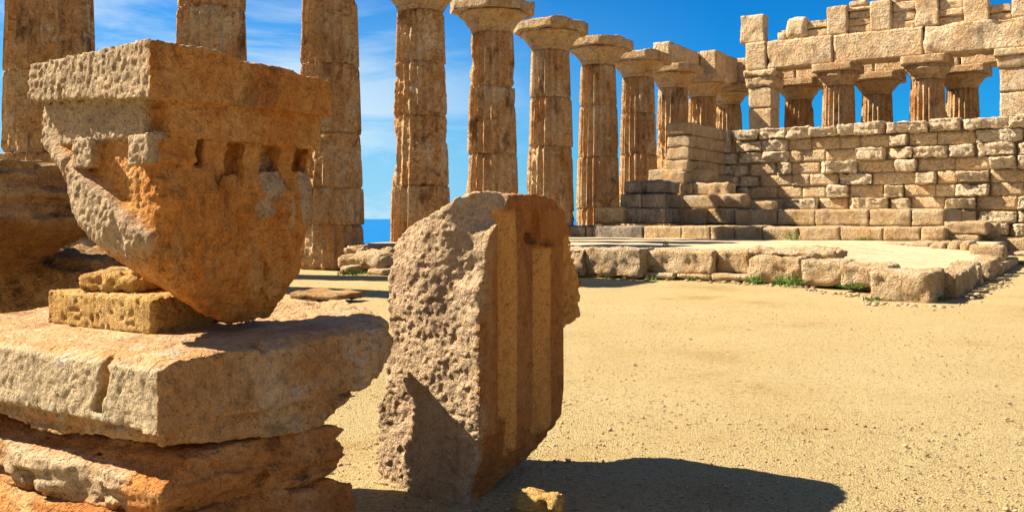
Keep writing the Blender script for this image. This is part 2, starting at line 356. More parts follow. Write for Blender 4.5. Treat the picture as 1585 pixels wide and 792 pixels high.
for i in range(len(r_) - 2):
    for k in range(48): Fc.append((1 + i * 48 + k, 1 + (i + 1) * 48 + k, 1 + (i + 1) * 48 + (k + 1) % 48, 1 + i * 48 + (k + 1) % 48))
o = mesh_obj('sea', np.array(V, float), Fc, M_sea, origin=(0, 0, -42)); o['kind'] = 'structure'

# gravel: loose grit nobody could count
rs = np.random.RandomState(5)
def grit(nst, lox, hix, loy, hiy, smin, smax, seed):
    rs = np.random.RandomState(seed)
    bv, bq = cube_grid(2, 2, 2); bn = bv / np.linalg.norm(bv, axis=1)[:, None]
    V = []; Q = []
    yy = loy * (hiy / loy) ** rs.rand(nst)
    xx = (lox + (hix - lox) * rs.rand(nst)) * yy
    for i in range(nst):
        s = smin * (smax / smin) ** (rs.rand() ** 2.5)
        v = bn * (1 + .35 * rs.uniform(-1, 1, (len(bn), 1))) * s * np.array([1, rs.uniform(.6, 1), rs.uniform(.4, .7)])
        a = rs.rand() * 6.28; c_, s_ = math.cos(a), math.sin(a)
        v = v @ np.array([[c_, s_, 0], [-s_, c_, 0], [0, 0, 1]]) + np.array([xx[i], yy[i], s * .15 + .004])
        V.append(v); Q.append(bq + i * len(bn))
    return np.concatenate(V), np.concatenate(Q)
M_grit = stone('grit_stone', (.32, .22, .12), (.46, .34, .19), (.56, .44, .28), darkamt=.7, sc1=8, bump=.5, bdist=.005, grain=80)
v, q = grit(15000, -.28, .58, 4.2, 18, .003, .013, 11)
v2, q2 = grit(600, -.25, .60, 4.3, 24, .006, .022, 12); v3, q3 = grit(500, -.16, .05, 4.4, 7, .004, .022, 13)
rs = np.random.RandomState(21); v4 = []; q4 = []; bv, bq = cube_grid(2, 2, 2); bn = bv / np.linalg.norm(bv, axis=1)[:, None]
KP = [(5.0, 37.6), (9, 37.6), (12.5, 36.9), (14.9, 37.6), (15.6, 38.9), (16.9, 39.6), (17.2, 41.4), (18.5, 41.2), (18.8, 36), (18.8, 30)]
for i in range(700):                        # chips fallen along the foot of the terrace edge
    k = rs.randint(len(KP) - 1); t = rs.rand(); a = np.array(KP[k]) * (1 - t) + np.array(KP[k + 1]) * t + np.abs(rs.normal(0, .22, 2)) * np.array([.7, 1])
    s = .012 * 6 ** (rs.rand() ** 2); vv = bn * (1 + .35 * rs.uniform(-1, 1, (len(bn), 1))) * s * np.array([1, .8, .6]); v4.append(vv + T(a[0], a[1], s * .2)); q4.append(bq + i * len(bn))
v, q = join([(v, q), (v2, q2), (v3, q3), (np.concatenate(v4), np.concatenate(q4))])
o = mesh_obj('gravel', v, q, M_grit, origin=(0, 0, 0), smooth=False); o['kind'] = 'stuff'; tag(o, 'fine loose grit scattered over the sandy ground', 'gravel')

# ---------------------------------------------------------------- columns
RB, RT = 1.12, .86
def drum_mesh(c, z0, z1, nt_=160, dz=.08, wear=.5, seed=0, rb=RB, rt=RT, hh=8.9, zb=0.0, off=(0, 0), nfl=20, fresh=0.0, rot=0.0):
    nz = max(4, int((z1 - z0) / dz)); z = np.linspace(z0, z1, nz + 1)
    t = np.linspace(0, 2 * np.pi, nt_, endpoint=False)
    TT, ZZ = np.meshgrid(t, z, indexing='ij'); TT = TT.ravel(); ZZ = ZZ.ravel()
    f = np.clip((ZZ - zb) / hh, 0, 1); R0 = rb + (rt - rb) * (f ** 1.25)
    ph = ((TT + rot) * nfl / (2 * np.pi)) % 1
    fl = np.sin(np.pi * ph) ** .75                                 # 0 on the arris, 1 in the hollow
    P = np.stack([np.cos(TT) * R0, np.sin(TT) * R0, ZZ], 1) + seed * 13.7
    mk = sstep(-.25 + (1 - wear) * .5, .35 + (1 - wear) * .5, fbm(P * np.array([.9, .9, .6]), seed, 4, .6)) * (1 - fresh) * .85
    mid = (1 - mk)
    r = R0 - .145 * fl * mid - .08 * mk
    r -= mk * .085 * np.clip(fbm(P * 2.6, seed + 2, 4, .6) + .25, 0, 1)
    r -= .018 * np.clip(fbm(P * np.array([6, 6, 3]), seed + 4, 3, .6), 0, 1) * (1 - fresh * .7)
    r -= .05 * sstep(.35, .6, vn(P * np.array([3, 3, 5]), seed + 6)) * mk
    r -= .16 * sstep(.24, .5, fbm(P * np.array([1.1, 1.1, .8]), seed + 31, 4, .6)) * (1 - fresh) * (.35 + .65 * wear)
    r -= mk * .07 * np.clip(fbm(P * np.array([7, 7, 11]), seed + 12, 4, .65), 0, 1) + mk * .05 * np.clip(fbm(P * np.array([1.5, 1.5, 8]), seed + 14, 3), 0, 1)
    ed = np.minimum(ZZ - z0, z1 - ZZ)                               # broken joint edges
    e = sstep(.16, 0, ed) * np.clip(.25 + fbm(P * 2.2, seed + 8, 3), 0, 1)
    r -= .10 * e * (1 - fresh * .6) + .012 * (ed < .03)
    x = np.cos(TT) * r + off[0]; y = np.sin(TT) * r + off[1]
    V = np.stack([x, y, ZZ], 1); i = np.arange(nt_ * (nz + 1)).reshape(nt_, nz + 1); j = np.roll(i, -1, 0)
    Q = np.stack([i[:, :-1], j[:, :-1], j[:, 1:], i[:, 1:]], -1).reshape(-1, 4)
    n0 = len(V); V = np.concatenate([V, [[off[0], off[1], z0], [off[0], off[1], z1]]])
    # caps as quads between pairs of rim verts and the centre
    k = np.arange(0, nt_, 2)
    cb = np.stack([i[(k + 2) % nt_, 0], i[(k + 1) % nt_, 0], i[k, 0], np.full(len(k), n0)], 1)
    ct = np.stack([i[k, -1], i[(k + 1) % nt_, -1], i[(k + 2) % nt_, -1], np.full(len(k), n0 + 1)], 1)
    return V + np.append(c[:2], 0), np.concatenate([Q, cb, ct])
def echinus_mesh(c, z0, rt=RT, re=1.30, h=.62, seed=0, nt_=96, wear=1.0):
    prof = [(rt - .02, 0), (rt + .0, .06), (rt + .03, .10), (rt + .02, .13), (rt + .10, .20), (rt + .22, .32), (rt + .33, .44), (re - .02, .54), (re, .60), (re - .05, .62), (re - .4, .62)]
    n = len(prof); pr = np.array(prof); pr[:, 1] *= h / .62; zz = np.interp(np.linspace(0, n - 1, 34), np.arange(n), pr[:, 1]); rr = np.interp(np.linspace(0, n - 1, 34), np.arange(n), pr[:, 0])
    t = np.linspace(0, 2 * np.pi, nt_, endpoint=False); V = []
    TT, K = np.meshgrid(t, np.arange(34), indexing='ij'); TT = TT.ravel(); K = K.ravel()
    P = np.stack([np.cos(TT) * rr[K], np.sin(TT) * rr[K], zz[K]], 1) + seed * 5.1
    d = -.10 * wear * np.clip(fbm(P * 1.7, seed, 4, .6) + .05, 0, 1) - .03 * np.clip(fbm(P * 5, seed + 1, 3), -.3, 1)
    r = rr[K] + d
    V = np.stack([np.cos(TT) * r, np.sin(TT) * r, z0 + zz[K]], 1); i = np.arange(nt_ * 34).reshape(nt_, 34); j = np.roll(i, -1, 0)
    Q = np.stack([i[:, :-1], j[:, :-1], j[:, 1:], i[:, 1:]], -1).reshape(-1, 4)
    n0 = len(V); V = np.concatenate([V, [[0, 0, z0], [0, 0, z0 + h]]]); k = np.arange(0, nt_, 2)
    cb = np.stack([i[(k + 2) % nt_, 0], i[(k + 1) % nt_, 0], i[k, 0], np.full(len(k), n0)], 1)
    ct = np.stack([i[k, -1], i[(k + 1) % nt_, -1], i[(k + 2) % nt_, -1], np.full(len(k), n0 + 1)], 1)
    return V + np.append(c[:2], 0), np.concatenate([Q, cb, ct])
def column(c, joints, label, seed, cap=True, fresh=(), zb=0.0, top=H, wear=.5, near=1.0, rb=RB, rt=RT, abw=1.48, chipped=0.0, name='doric_column', group='columns of the long row', wears=None):
    root = empty(name, (c[0], c[1], zb), label, 'column', group)
    rs = np.random.RandomState(seed)
    zs = joints
    for k in range(len(zs) - 1):
        o_ = rs.uniform(-.025, .025, 2)
        wr = wears[k] if wears else wear + rs.uniform(-.25, .25)
        v, q = drum_mesh(c, zs[k], zs[k + 1], nt_=320 if near > 1 else 200, dz=.035 if near > 1 else .06, wear=wr, seed=seed * 10 + k, off=o_, zb=zb, hh=top - 1.2 - zb, fresh=.9 if k in fresh else 0, rb=rb, rt=rt)
        mesh_obj('drum', v, q, M_col, root)
    if cap:
        zc = zs[-1]; h_ = top - .46 - zc
        v, q = echinus_mesh(c, zc, rt=rt, re=abw - .08, h=h_, seed=seed, wear=.8 + chipped); mesh_obj('echinus', v, q, M_cap, root)
        v, q = rblock((c[0], c[1], top - .23), (abw, abw, .235), rnd=.03 + .02 * chipped, amp=.03 + .06 * chipped, seed=seed + 3, cell=.09, fr=1.2)
        # broken corners
        d = (v - np.array([c[0], c[1], 0])); a = np.abs(d @ Uv); b_ = np.abs(d @ Rv)
        cut = np.clip(a + b_ - abw * (1.80 - .25 * chipped) - .15 * fbm(v * 1.1, seed, 3), 0, 1)
        dirn = d.copy(); dirn[:, 2] = 0; dirn /= np.maximum(np.linalg.norm(dirn, axis=1), 1e-6)[:, None]
        v = v - dirn * cut[:, None] * .7
        mesh_obj('abacus', v, q, M_cap, root)
    return root
zc = H - .46 - .80
J = {
 -1: [0, 1.5, 3.1, 5.0, 7.0, zc], 0: [0, 2.1, 4.0, 5.6, 7.4, zc],
 1: [0, 1.40, 2.55, 4.3, 6.5, zc], 2: [0, 2.75, 5.3, 7.2, zc], 3: [0, 2.2, 4.2, 6.9, zc], 4: [0, 1.9, 4.8, 7.0, zc],
 5: [0, 2.1, 4.6, 7.1, zc], 6: [0, 2.6, 5.0, 7.2, zc], 7: [0, 2.0, 4.4, 6.7, zc], 8: [0, 2.3, 4.6, 6.9, zc], 9: [0, 2.3, 4.6, 6.9, zc]}
LB = {
 -1: 'battered fluted column at far left edge behind the big cornice block',
 0: 'fluted column rising straight above the right half of the cornice block',
 1: 'grey brown patched column just right of the cornice block, rubble at its foot',
 2: 'thick column with smooth fluted lower drum, left of the sea gap and upright slab',
 3: 'column with the widest broken capital standing above the top of the upright triglyph slab',
 4: 'column right behind the right shoulder of the upright triglyph slab',
 5: 'column with pale plaster patches beside the black stained step end',
 6: 'column with evenly fluted shaft behind the blackened block stack',
 7: 'column whose capital carries the near end of the first beam piece',
 8: 'column hidden low by the ruined stair wall, under the joint between two beams',
 9: 'corner column under the shaded end of the second beam, beside a strip of sky'}
for t in range(-1, 10):
    c = T(0, (9 - t) * 4.70)
    column(c, J[t], LB[t], 20 + t, fresh={2: (0,), 1: (1,)}.get(t, ()), near=2 if t < 3 else 1, wear=.34, chipped=.9 if t in (3, 4, 5) else .4,
           wears={2: [.1, 1.0, .45, .5], 1: [.8, .2, .9, .85, .5]}.get(t))
for k, (u_, lb) in enumerate([(4.7, 'rear facade column seen just right of the left square pier'), (9.4, 'rear facade column peeping right of the first porch column'), (14.1, 'rear facade column peeping right of the second porch column')]):
    column(T(u_, 0), J[9], lb, 60 + k, group='columns of the rear facade', chipped=0, wear=.2)
# opisthodomos porch
ZP = 1.9
for k, (u_, lb) in enumerate([(8.23, 'left one of two columns carrying the beam above the cross wall'), (12.94, 'right one of two columns carrying the beam above the cross wall')]):
    column(T(u_, 4.85), [ZP, 4.4, 6.8, 9.15], lb, 70 + k, group='porch columns above the cross wall', chipped=0, wear=.25, zb=ZP, top=H, rb=1.02, rt=.86, abw=1.22)
for k, (u_, lb) in enumerate([(3.95, 'square pier with worn capital at left end of the porch'), (17.2, 'square pier at the right edge of the picture above the wall')]):
    c = T(u_, 4.85); root = empty('square_pier', (c[0], c[1], ZP), lb, 'pier', 'square piers of the porch')
    pr = []; z = ZP
    hs_ = [1.7, 1.6, 1.5, 1.4, 1.26] if k == 0 else [1.8, 1.5, 1.5, 1.4, 1.26]
    for i, h_ in enumerate(hs_):
        pr.append(rblock((c[0], c[1], z + h_ / 2), (.70, .80, h_ / 2 - .008), rnd=.035, amp=.03, seed=80 + k * 9 + i, cell=.12)); z += h_
    v, q = join(pr); mesh_obj('shaft', v, q, M_wall, root)
    v, q = rblock((c[0], c[1], z + .3), (.82 if k else .9, .9, .3), rnd=.1 if k == 0 else .03, amp=.10 if k == 0 else .03, seed=91 + k, cell=.1, taper=.06); mesh_obj('capital', v, q, M_wall, root)
    z += .6
    v, q = rblock((c[0], c[1], (z + H) / 2), (.94, 1.0, (H - z) / 2), rnd=.09 if k == 0 else .03, amp=.10 if k == 0 else .03, seed=95 + k, cell=.1); mesh_obj('abacus', v, q, M_wall, root)

# ---------------------------------------------------------------- beams
def block_thing(name, c, half, label, cat, seed, mat, group=None, **kw):
    v, q = rblock(c, half, seed=seed, **kw)
    o = mesh_obj(name, v, q, mat, origin=(c[0], c[1], c[2] - half[2])); return tag(o, label, cat, group)
GB = 'beam blocks lying on the columns'
def beam(u0, u1, s0, s1, z0, z1, label, seed, amp=.05, mat=None, rnd=.025, group=GB, **kw):
    c = (T(u0, s0) + T(u1, s1)) / 2; c[2] = (z0 + z1) / 2
    return block_thing('beam_block', c, (abs(u1 - u0) / 2 - .006, abs(s1 - s0) / 2 - .006, (z1 - z0) / 2 - .003), label, 'beam', seed, mat or M_arch, group, rnd=rnd, amp=amp, cell=.14, **kw)
beam(-1.2, -.12, 4.72, 9.5, H, H + 1.52, 'smooth beam block on the long row, nearer of two, its end face toward us', 1, amp=.02, mat=M_arch)
beam(-.08, 1.0, .95, 4.9, H, H + 1.62, 'second beam block on the long row ending beside the corner column', 2, amp=.03)
beam(-1.2, -.12, .95, 4.66, H, H + 1.62, 'outer beam block behind the second one, reaching the corner', 3, amp=.05)
ZA = H + 1.68
for i, (a, b_) in enumerate([(-1.2, 4.68), (4.72, 9.38), (9.42, 14.08), (14.12, 19)]):
    beam(a, b_, -.9, .9, H, ZA, ['rear facade beam from the corner column to behind the left square pier', 'rear facade beam behind the first gap of sky', 'rear facade beam behind the second gap of sky', 'rear facade beam at the right edge behind the pier'][i], 5 + i, amp=.04, group='beams of the rear facade')
for i, (a, b_, am) in enumerate([(3.05, 4.32, .02), (4.36, 8.10, .11), (8.14, 12.86, .06), (12.90, 17.9, .14)]):
    beam(a, b_, 4.05, 5.65, H, ZA - .03 * i, ['smooth square end block on the left square pier', 'rough scaled beam between left pier and first porch column', 'long beam with smooth left end between the porch columns', 'deeply broken beam right of the second porch column'][i], 12 + i, amp=am, fr=.9, group='beams of the porch')
# frieze: squared uprights and rubble between
FT = [(3.42, .72, 1.66, 'tall split upright on the left end of the porch beam'), (5.99, .62, 1.32, 'short leaning upright with rounded top on the porch beam'), (8.30, .56, 1.62, 'smooth upright block above the first porch column'),
      (10.64, .56, 1.68, 'smooth upright block between the two porch columns'), (13.0, .58, 1.72, 'rough upright block above the second porch column'), (15.4, .60, 1.76, 'upright block right of the second porch column'), (17.6, .56, 2.3, 'tall squared upright at the right edge of the picture')]
for i, (u_, hw, h_, lb) in enumerate(FT):
    z0 = ZA - .03 * min(3, [0, 1, 1, 2, 2, 3, 3][i]) ; c = T(u_, 5.05, z0 + h_ / 2)
    block_thing('frieze_upright', c, (hw, .45, h_ / 2), lb, 'stone block', 120 + i, M_arch if i in (2, 3, 6) else M_wall, 'upright blocks above the porch beam', rnd=.30 if i == 1 else .03, amp=[.06, .07, .03, .03, .09, .05, .03][i], cell=.1)
rs = np.random.RandomState(31); ci = 0
gaps = [(4.9, 5.35, .6), (6.62, 7.72, 1.05), (8.88, 10.06, 1.45), (11.22, 12.40, 1.75), (13.6, 14.78, 1.6), (16.02, 17.02, .8)]
gn = ['just right of the split upright', 'between the rounded and the first smooth upright', 'between the two smooth uprights', 'left of the rough upright', 'right of the rough upright', 'low beside the right edge upright']
kinds = ['lowest', 'second', 'third', 'topmost']
for g, (a, b_, top_) in enumerate(gaps):
    z = ZA - .03 * [0, 1, 2, 2, 3, 3][g]; k = 0
    while z < ZA + top_ - .1 and k < 4:
        h_ = min(rs.uniform(.36, .55), ZA + top_ - z)
        c = T((a + b_) / 2 + rs.uniform(-.04, .04), 4.95 + rs.uniform(-.15, .1), z + h_ / 2)
        block_thing('filling_stone', c, ((b_ - a) / 2 + .03, .38, h_ / 2 + .02), kinds[k] + ' rough filling stone ' + gn[g], 'stone block', 140 + ci, M_wall, 'filling stones above the porch beam', rnd=.04, amp=.06, cell=.1, strata=.06)
        z += h_; k += 1; ci += 1
# a few stones on the very top of the frieze
for i, (u_, hw, h_) in enumerate([(9.4, .5, .35), (11.8, .7, .45), (14.2, .6, .4)]):
    z0 = ZA + [1.45, 1.72, 1.55][i]
    block_thing('top_stone', T(u_, 5.0, z0 + h_ / 2), (hw, .35, h_ / 2), ['small stone lying on top left of the frieze rubble', 'long stone on top of the frieze left of the rough upright', 'stone on top of the frieze right of the rough upright'][i], 'stone block', 170 + i, M_wall, 'stones on top of the frieze', rnd=.1, amp=.06, cell=.1)

# ---------------------------------------------------------------- cross wall
ZF = 2.0                                         # level of the inner room's floor
SW = 13.87
root = empty('block_wall', T(11, SW, ZF - .4), 'long weathered block wall crossing behind the terrace, under the porch columns', 'wall')
c = T((3.3 + 21) / 2, SW - .75, (ZF - 1.6 + 6.0) / 2)
v, q = rblock(c, ((21 - 3.3) / 2, .55, (6.0 - ZF + 1.6) / 2), rnd=.02, amp=.012, cell=.5, seed=200); mesh_obj('backing', v, q, M_core, root)
rs = np.random.RandomState(77)
ch = .585; nco = 7
for r in range(-3, nco):
    z0 = ZF + r * ch; parts = []; parts2 = []
    u_ = 4.35 + rs.uniform(-.6, 0) + (0 if r >= 0 else 11.5)
    crs = []
    while u_ < 20.5:
        w_ = rs.uniform(.7, 1.6) * (1.35 if rs.rand() < .3 else 1); pro = rs.rand()
        fresh = pro < .48 and r < nco - 1 and r >= 0
        if 6.5 < u_ < 9.5 and 0 <= r < 3: fresh = pro < .7
        dep = rs.uniform(.0, .05) if fresh else rs.uniform(.20, .48)
        if fresh:
            cc = T(u_ + w_ / 2, SW - .2 + dep / 2, z0 + ch / 2)
            pt_ = rblock(cc, (w_ / 2 - .006, .2 + dep / 2, ch / 2 - .006), rnd=.012, amp=.010, seed=1000 + r * 50 + int(u_ * 9), cell=.14)
            parts.append(pt_); crs.append(np.zeros(len(pt_[0])))
        else:
            sh = rs.uniform(.0, .16) if rs.rand() < .6 else rs.uniform(.15, .4); sv = rs.uniform(0, .28) * (rs.rand() < .6); kx = rs.uniform(-.9, .9) * (rs.rand() < .6); kz = rs.uniform(-.35, .1)
            hh_ = ch / 2 * (1 - sv / 2); sgn = rs.choice([-1, 1])
            def wp(P, p2, sh=sh, kx=kx, kz=kz, sgn=sgn, w_=w_, dep=dep):
                fr_ = np.clip((.4 - P[:, 1]) / 1.4, 0, 1)
                p2 = p2.copy(); p2[:, 0] += fr_ * sgn * sh * w_ * .5 * (P[:, 0] * sgn < 0) * np.abs(P[:, 0])
                p2[:, 1] += fr_ * (dep * .7) * np.clip(kx * P[:, 0] + kz * P[:, 2], -.3, .9); return p2
            cc = T(u_ + w_ / 2, SW - .2 + dep / 2, z0 + hh_)
            pt_ = rblock(cc, (w_ / 2 * .985, .2 + dep / 2, hh_ - .006), rnd=.035, amp=.075, seed=1000 + r * 50 + int(u_ * 9), cell=.06, fr=2.6, strata=.05, warp=wp)
            parts.append(pt_); crs.append(np.full(len(pt_[0]), rs.uniform(.55, 1)))  # weathered blocks take the pale crust colour
        u_ += w_
    v, q = join(parts); mesh_obj('block_course', v, q, M_wall, root, attrs={'tone': np.concatenate(crs)})

# side wall remains, stepping down towards us
GS = 'stepped remains of the side wall'
root = empty('side_wall', T(3.9, 16, ZF), 'tall stub of side wall in even blocks, its pale end face toward us', 'wall')
for r in range(7):
    z0 = ZF + r * ch; parts = []; s0 = 14.0; s1 = [20.2, 19.8, 19.4, 19.0, 18.85, 18.8, 18.85][r]
    s_ = s0
    while s_ < s1 - .05:
        w_ = min([1.1, .8, .95, .7][(r * 3 + int(s_ * 2)) % 4], s1 - s_)
        if s1 - s_ - w_ < .35: w_ = s1 - s_
        last = s_ + w_ >= s1 - .01
        cc = T(4.2, s_ + w_ / 2, z0 + ch / 2)
        parts.append(rblock(cc, (.585, w_ / 2 - .004, ch / 2 - .004), rnd=.05 if last else .025, amp=.06 if last else .02, seed=1500 + r * 20 + int(s_ * 5), cell=.09, strata=.02 if last else 0)); s_ += w_
    v, q = join(parts); mesh_obj('block_course', v, q, M_edge, root)
def pblock(px0, px1, y0, y1, Yd, depth, label, seed, mat=None, name='stone_block', cat='stone block', group=None, ang=0, **kw):
    """block whose front face (facing -R, running along U) fills about px0..px1, y0..y1 of the photo when its left front corner is Yd metres away"""
    p0 = (px0 - CX) / F; p1 = (px1 - CX) / F
    ax = rot_ax(ang); U2, R2 = ax[0], ax[1]
    A = np.array([p0 * Yd, Yd, 0]); t = (p1 * A[1] - A[0]) / (U2[0] - p1 * U2[1])
    Ym = Yd + U2[1] * t / 2
    z1 = EYE - (y0 - HY) / F * Ym; z0 = EYE - (y1 - HY) / F * Ym
    c = A + U2 * t / 2 + R2 * depth / 2; c[2] = (z0 + z1) / 2
    kk = dict(rnd=.05, amp=.04, cell=.08); kk.update(kw)
    v, q = rblock(c, (t / 2, depth / 2, (z1 - z0) / 2), ax=ax, seed=seed, **kk)
    o = mesh_obj(name, v, q, mat or M_edge, origin=(c[0], c[1], z0)); return tag(o, label, cat, group)
pblock(1003, 1058, 262, 283, 43.9, 1.6, 'pale block at the foot of the side wall stub, left one of its course', 301, group=GS)
pblock(1059, 1096, 262, 283, 43.4, 1.4, 'pale block at the foot of the side wall stub, right one of its course', 302, group=GS)
pblock(1027, 1070, 283, 303, 43.2, 1.4, 'worn block beside the blackened stack, in the second row from its top', 303, group=GS)
pblock(1071, 1128, 283, 303, 42.6, 1.2, 'jutting rough block right of centre on the stepped side wall', 304, group=GS, amp=.08, rnd=.08)
pblock(1027, 1108, 303, 323, 42.7, 1.5, 'long block below the jutting rough block', 305, group=GS)
pblock(1108, 1150, 301, 323, 41.7, 1.2, 'thick rounded block at the right foot of the stepped side wall', 306, group=GS, amp=.07, rnd=.08)
pblock(1028, 1092, 323, 347, 42.3, 1.6, 'lowest long block right of the blackened stack', 307, group=GS)
pblock(1093, 1137, 323, 346, 41.5, 1.6, 'lowest block ending the stepped side wall at right', 308, group=GS)
pblock(1150, 1196, 312, 326, 42.0, .8, 'low thin block lying in the shade at the foot of the cross wall', 309)
GK = 'blackened stacked blocks'
pblock(966, 1026, 280, 300, 40.9, 2.0, 'top blackened block of the stack', 311, M_grey, group=GK, amp=.1, rnd=.12)
pblock(960, 992, 300, 322, 40.7, 2.0, 'middle left blackened block of the stack', 312, M_grey, group=GK)
pblock(992, 1027, 300, 322, 40.2, 2.0, 'middle right blackened block of the stack', 313, M_grey, group=GK)
pblock(963, 1027, 322, 346, 40.6, 2.0, 'bottom blackened block of the stack', 314, M_grey, group=GK)
pblock(919, 963, 321, 346, 40.9, 1.4, 'cracked pale block left of the blackened stack', 315)

# ---------------------------------------------------------------- floors, steps
def slab_poly(name, pts, z0, zf, mat, seed, label=None, cell=.35, edge_fn=None):
    """floor sheet over a polygon in (u,s); zf(u,s) gives height; skirt goes down to z0"""
    pass
# inner room floor
def sheet(name, u0, u1, s0, s1, zf, mat, amp, seed, cell=.3, zb=-.3, clip=None):
    us = np.arange(u0, u1 + .01, cell); s_ = np.arange(s0, s1 + .01, cell)
    X, Y, q = grid_sheet(us, s_)
    if clip is not None:
        c = clip(X, Y); keep = c[q].all(1); q = q[keep]
    Z = zf(X, Y) + amp * fbm(np.stack([X, Y, 0 * X], 1) * 1.1, seed, 4)
    V = CO + X[:, None] * Uv - Y[:, None] * Rv; V[:, 2] = Z
    used = np.unique(q); mp = -np.ones(len(V), int); mp[used] = np.arange(len(used)); V = V[used]; q = mp[q]
    # close into a solid: skirt + bottom
    E = np.concatenate([q[:, [0, 1]], q[:, [1, 2]], q[:, [2, 3]], q[:, [3, 0]]]); key = np.sort(E, 1)
    _, inv, cnt = np.unique(key, axis=0, return_inverse=True, return_counts=True); E = E[cnt[inv.ravel()] == 1]
    B = V.copy(); B[:, 2] = zb; n = len(V)
    sk = np.stack([E[:, 0], E[:, 1], E[:, 1] + n, E[:, 0] + n], 1)
    o = mesh_obj(name, np.concatenate([V, B]), np.concatenate([q[:, ::-1], sk]), mat, origin=T((u0 + u1) / 2, (s0 + s1) / 2), smooth=False)
    return o
o = sheet('upper_floor', 4.3, 15.7, 13.6, 19.4, lambda a, b: ZF - .02 + 0 * a, M_pave, .02, 1, zb=.5); o['kind'] = 'structure'
# step B: bench course, then step A
GBn = 'bench course below the cross wall'
GA = 'step course at the back of the terrace'
def course(px, y0, y1, s, labels, seed, group, mats=None, depth=1.2, amp=.05, **kw):
    for i in range(len(px) - 1):
        p = (px[i] - CX) / F
        u_ = (p * (CO[1] - Rv[1] * s) - (CO[0] - Rv[0] * s)) / (Uv[0] - p * Uv[1]); Yd = CO[1] - Rv[1] * s + Uv[1] * u_
        ya = y0[i] if isinstance(y0, list) else y0; yb = y1[i] if isinstance(y1, list) else y1
        pblock(px[i] + .4, px[i + 1] - .4, ya, yb, Yd, depth, labels[i], seed + i, (mats or {}).get(i), group=group, amp=amp, **kw)
course([1137, 1203, 1262, 1345, 1410, 1462], [325, 325, 324, 324, 325], [349, 349, 350, 350, 350], 20.3,
       ['bench block nearest the stepped side wall', 'bench block second from the side wall', 'long pale bench block in the middle of the bench', 'stained bench block right of the middle', 'worn last bench block beside the high end block'], 330, GBn, depth=1.3)
course([879, 905, 995, 1055, 1100, 1136, 1180, 1235, 1300, 1367, 1425, 1463], [350, 350, 350, 350, 350, 350, 352, 351, 352, 352, 352], 373, 23.8,
       ['blackened short step block at the left end', 'long blackened step block', 'step block turning from black to pale', 'pale step block right of the black ones', 'narrow pale step block', 'step block with a dark hollow at its top', 'chipped step block beside the dark gap',
        'step block left of the small green tuft', 'long step block right of the small green tuft', 'wedge shaped broken step block', 'last broken step block at right'], 350, GA, {0: M_grey, 1: M_grey}, depth=3.6, amp=.05)
# sub-floor under the bench and the steps
o = sheet('step_floor', 4.6, 15.6, 19.0, 23.2, lambda a, b: 1.27 + 0 * a, M_pave, .02, 2, zb=.3); o['kind'] = 'structure'
# blocks at right end
GR = 'large blocks at the right end of the steps'
pblock(1461, 1527, 343, 363, 33.4, 1.6, 'large pitted block standing at the right end of the step', 381, group=GR, amp=.06)
pblock(1463, 1516, 363, 373, 33.3, 1.4, 'thin slab under the large pitted block', 382, group=GR)
pblock(1500, 1545, 345, 373, 34.2, 1.2, 'narrow upright block right of the pitted block', 383, group=GR)
pblock(1536, 1600, 369, 391, 33.6, 1.5, 'low smooth block at the right picture edge', 384, group=GR, amp=.02)
pblock(1500, 1556, 379, 404, 27.2, .8, 'squared block at the right end of the ragged lip', 385, group=GR, amp=.03)
pblock(1541, 1600, 391, 396, 31.5, 3.0, 'flat thin slab on the ground at the right edge', 386, group=GR, amp=.02)
# terrace (platform) floor
def zt(u_, s_):
    a = .78 - .36 * sstep(12.5, 17.5, u_) * sstep(24, 33, s_)
    b_ = -.12 * sstep(36.5, 41, s_) * (1 - sstep(12.5, 17.5, u_))
    return a + b_
def tclip(u_, s_):
    smax = np.interp(u_, [0, 8, 12.4, 13.2, 14.8, 15.3, 16.5, 17.4, 18.2], [36.6, 36.6, 35.8, 36.0, 36.2, 37.0, 37.3, 39.2, 39.6])
    return (s_ <= smax)
o = sheet('terrace_floor', .5, 18.1, 22.8, 41, zt, M_pave, .03, 3, cell=.2, clip=tclip, zb=-.2); o['kind'] = 'structure'
# right lip of the upper level
GL = 'ragged lip stones on the terrace'
lip = [(1362, 1398, 376, 385, 30.6, 'thin lip stone at the left end of the ragged lip'), (1398, 1440, 376, 391, 29.9, 'lip stone left of the middle of the ragged lip'), (1438, 1463, 376, 396, 29.2, 'rounded brown lip stone'), (1465, 1484, 376, 397, 28.8, 'dark cleft lip stone'), (1486, 1502, 375, 396, 28.5, 'last lip stone touching the squared block')]
for i, (a, b_, c_, d_, Yd, lb) in enumerate(lip): pblock(a, b_, c_, d_, Yd, 2.2, lb, 400 + i, group=GL, amp=.07, rnd=.09)
# front edge blocks of the terrace
GE = 'front edge blocks of the terrace'
fe = [(868, 904, 385, 428, 25.3, .8, 'shaded edge block touching the upright triglyph slab'), (906, 992, 384, 428, 25.0, 1.0, 'biggest rough edge block at the left of the terrace front'), (995, 1103, 387, 424, 24.5, 1.0, 'long edge block left of the dark cleft in the terrace front'),
      (1108, 1160, 388, 424, 23.7, .9, 'edge block right of the dark cleft'), (1158, 1238, 398, 437, 22.8, 1.0, 'tall worn edge block left of the largest green plant'), (1242, 1309, 404, 441, 21.3, 1.0, 'brown rounded edge block right of the largest green plant'),
      (1300, 1376, 411, 445, 20.3, 1.1, 'wide flat worn edge block left of the corner block'), (1344, 1443, 421, 472, 17.9, 1.5, 'big pale corner block of the terrace nearest to us')]
for i, (a, b_, c_, d_, Yd, dp, lb) in enumerate(fe): pblock(a, b_, c_, d_, Yd, dp, lb, 420 + i, group=GE, rnd=.04, amp=.07, cell=.06, fr=2.2, name='edge_block')
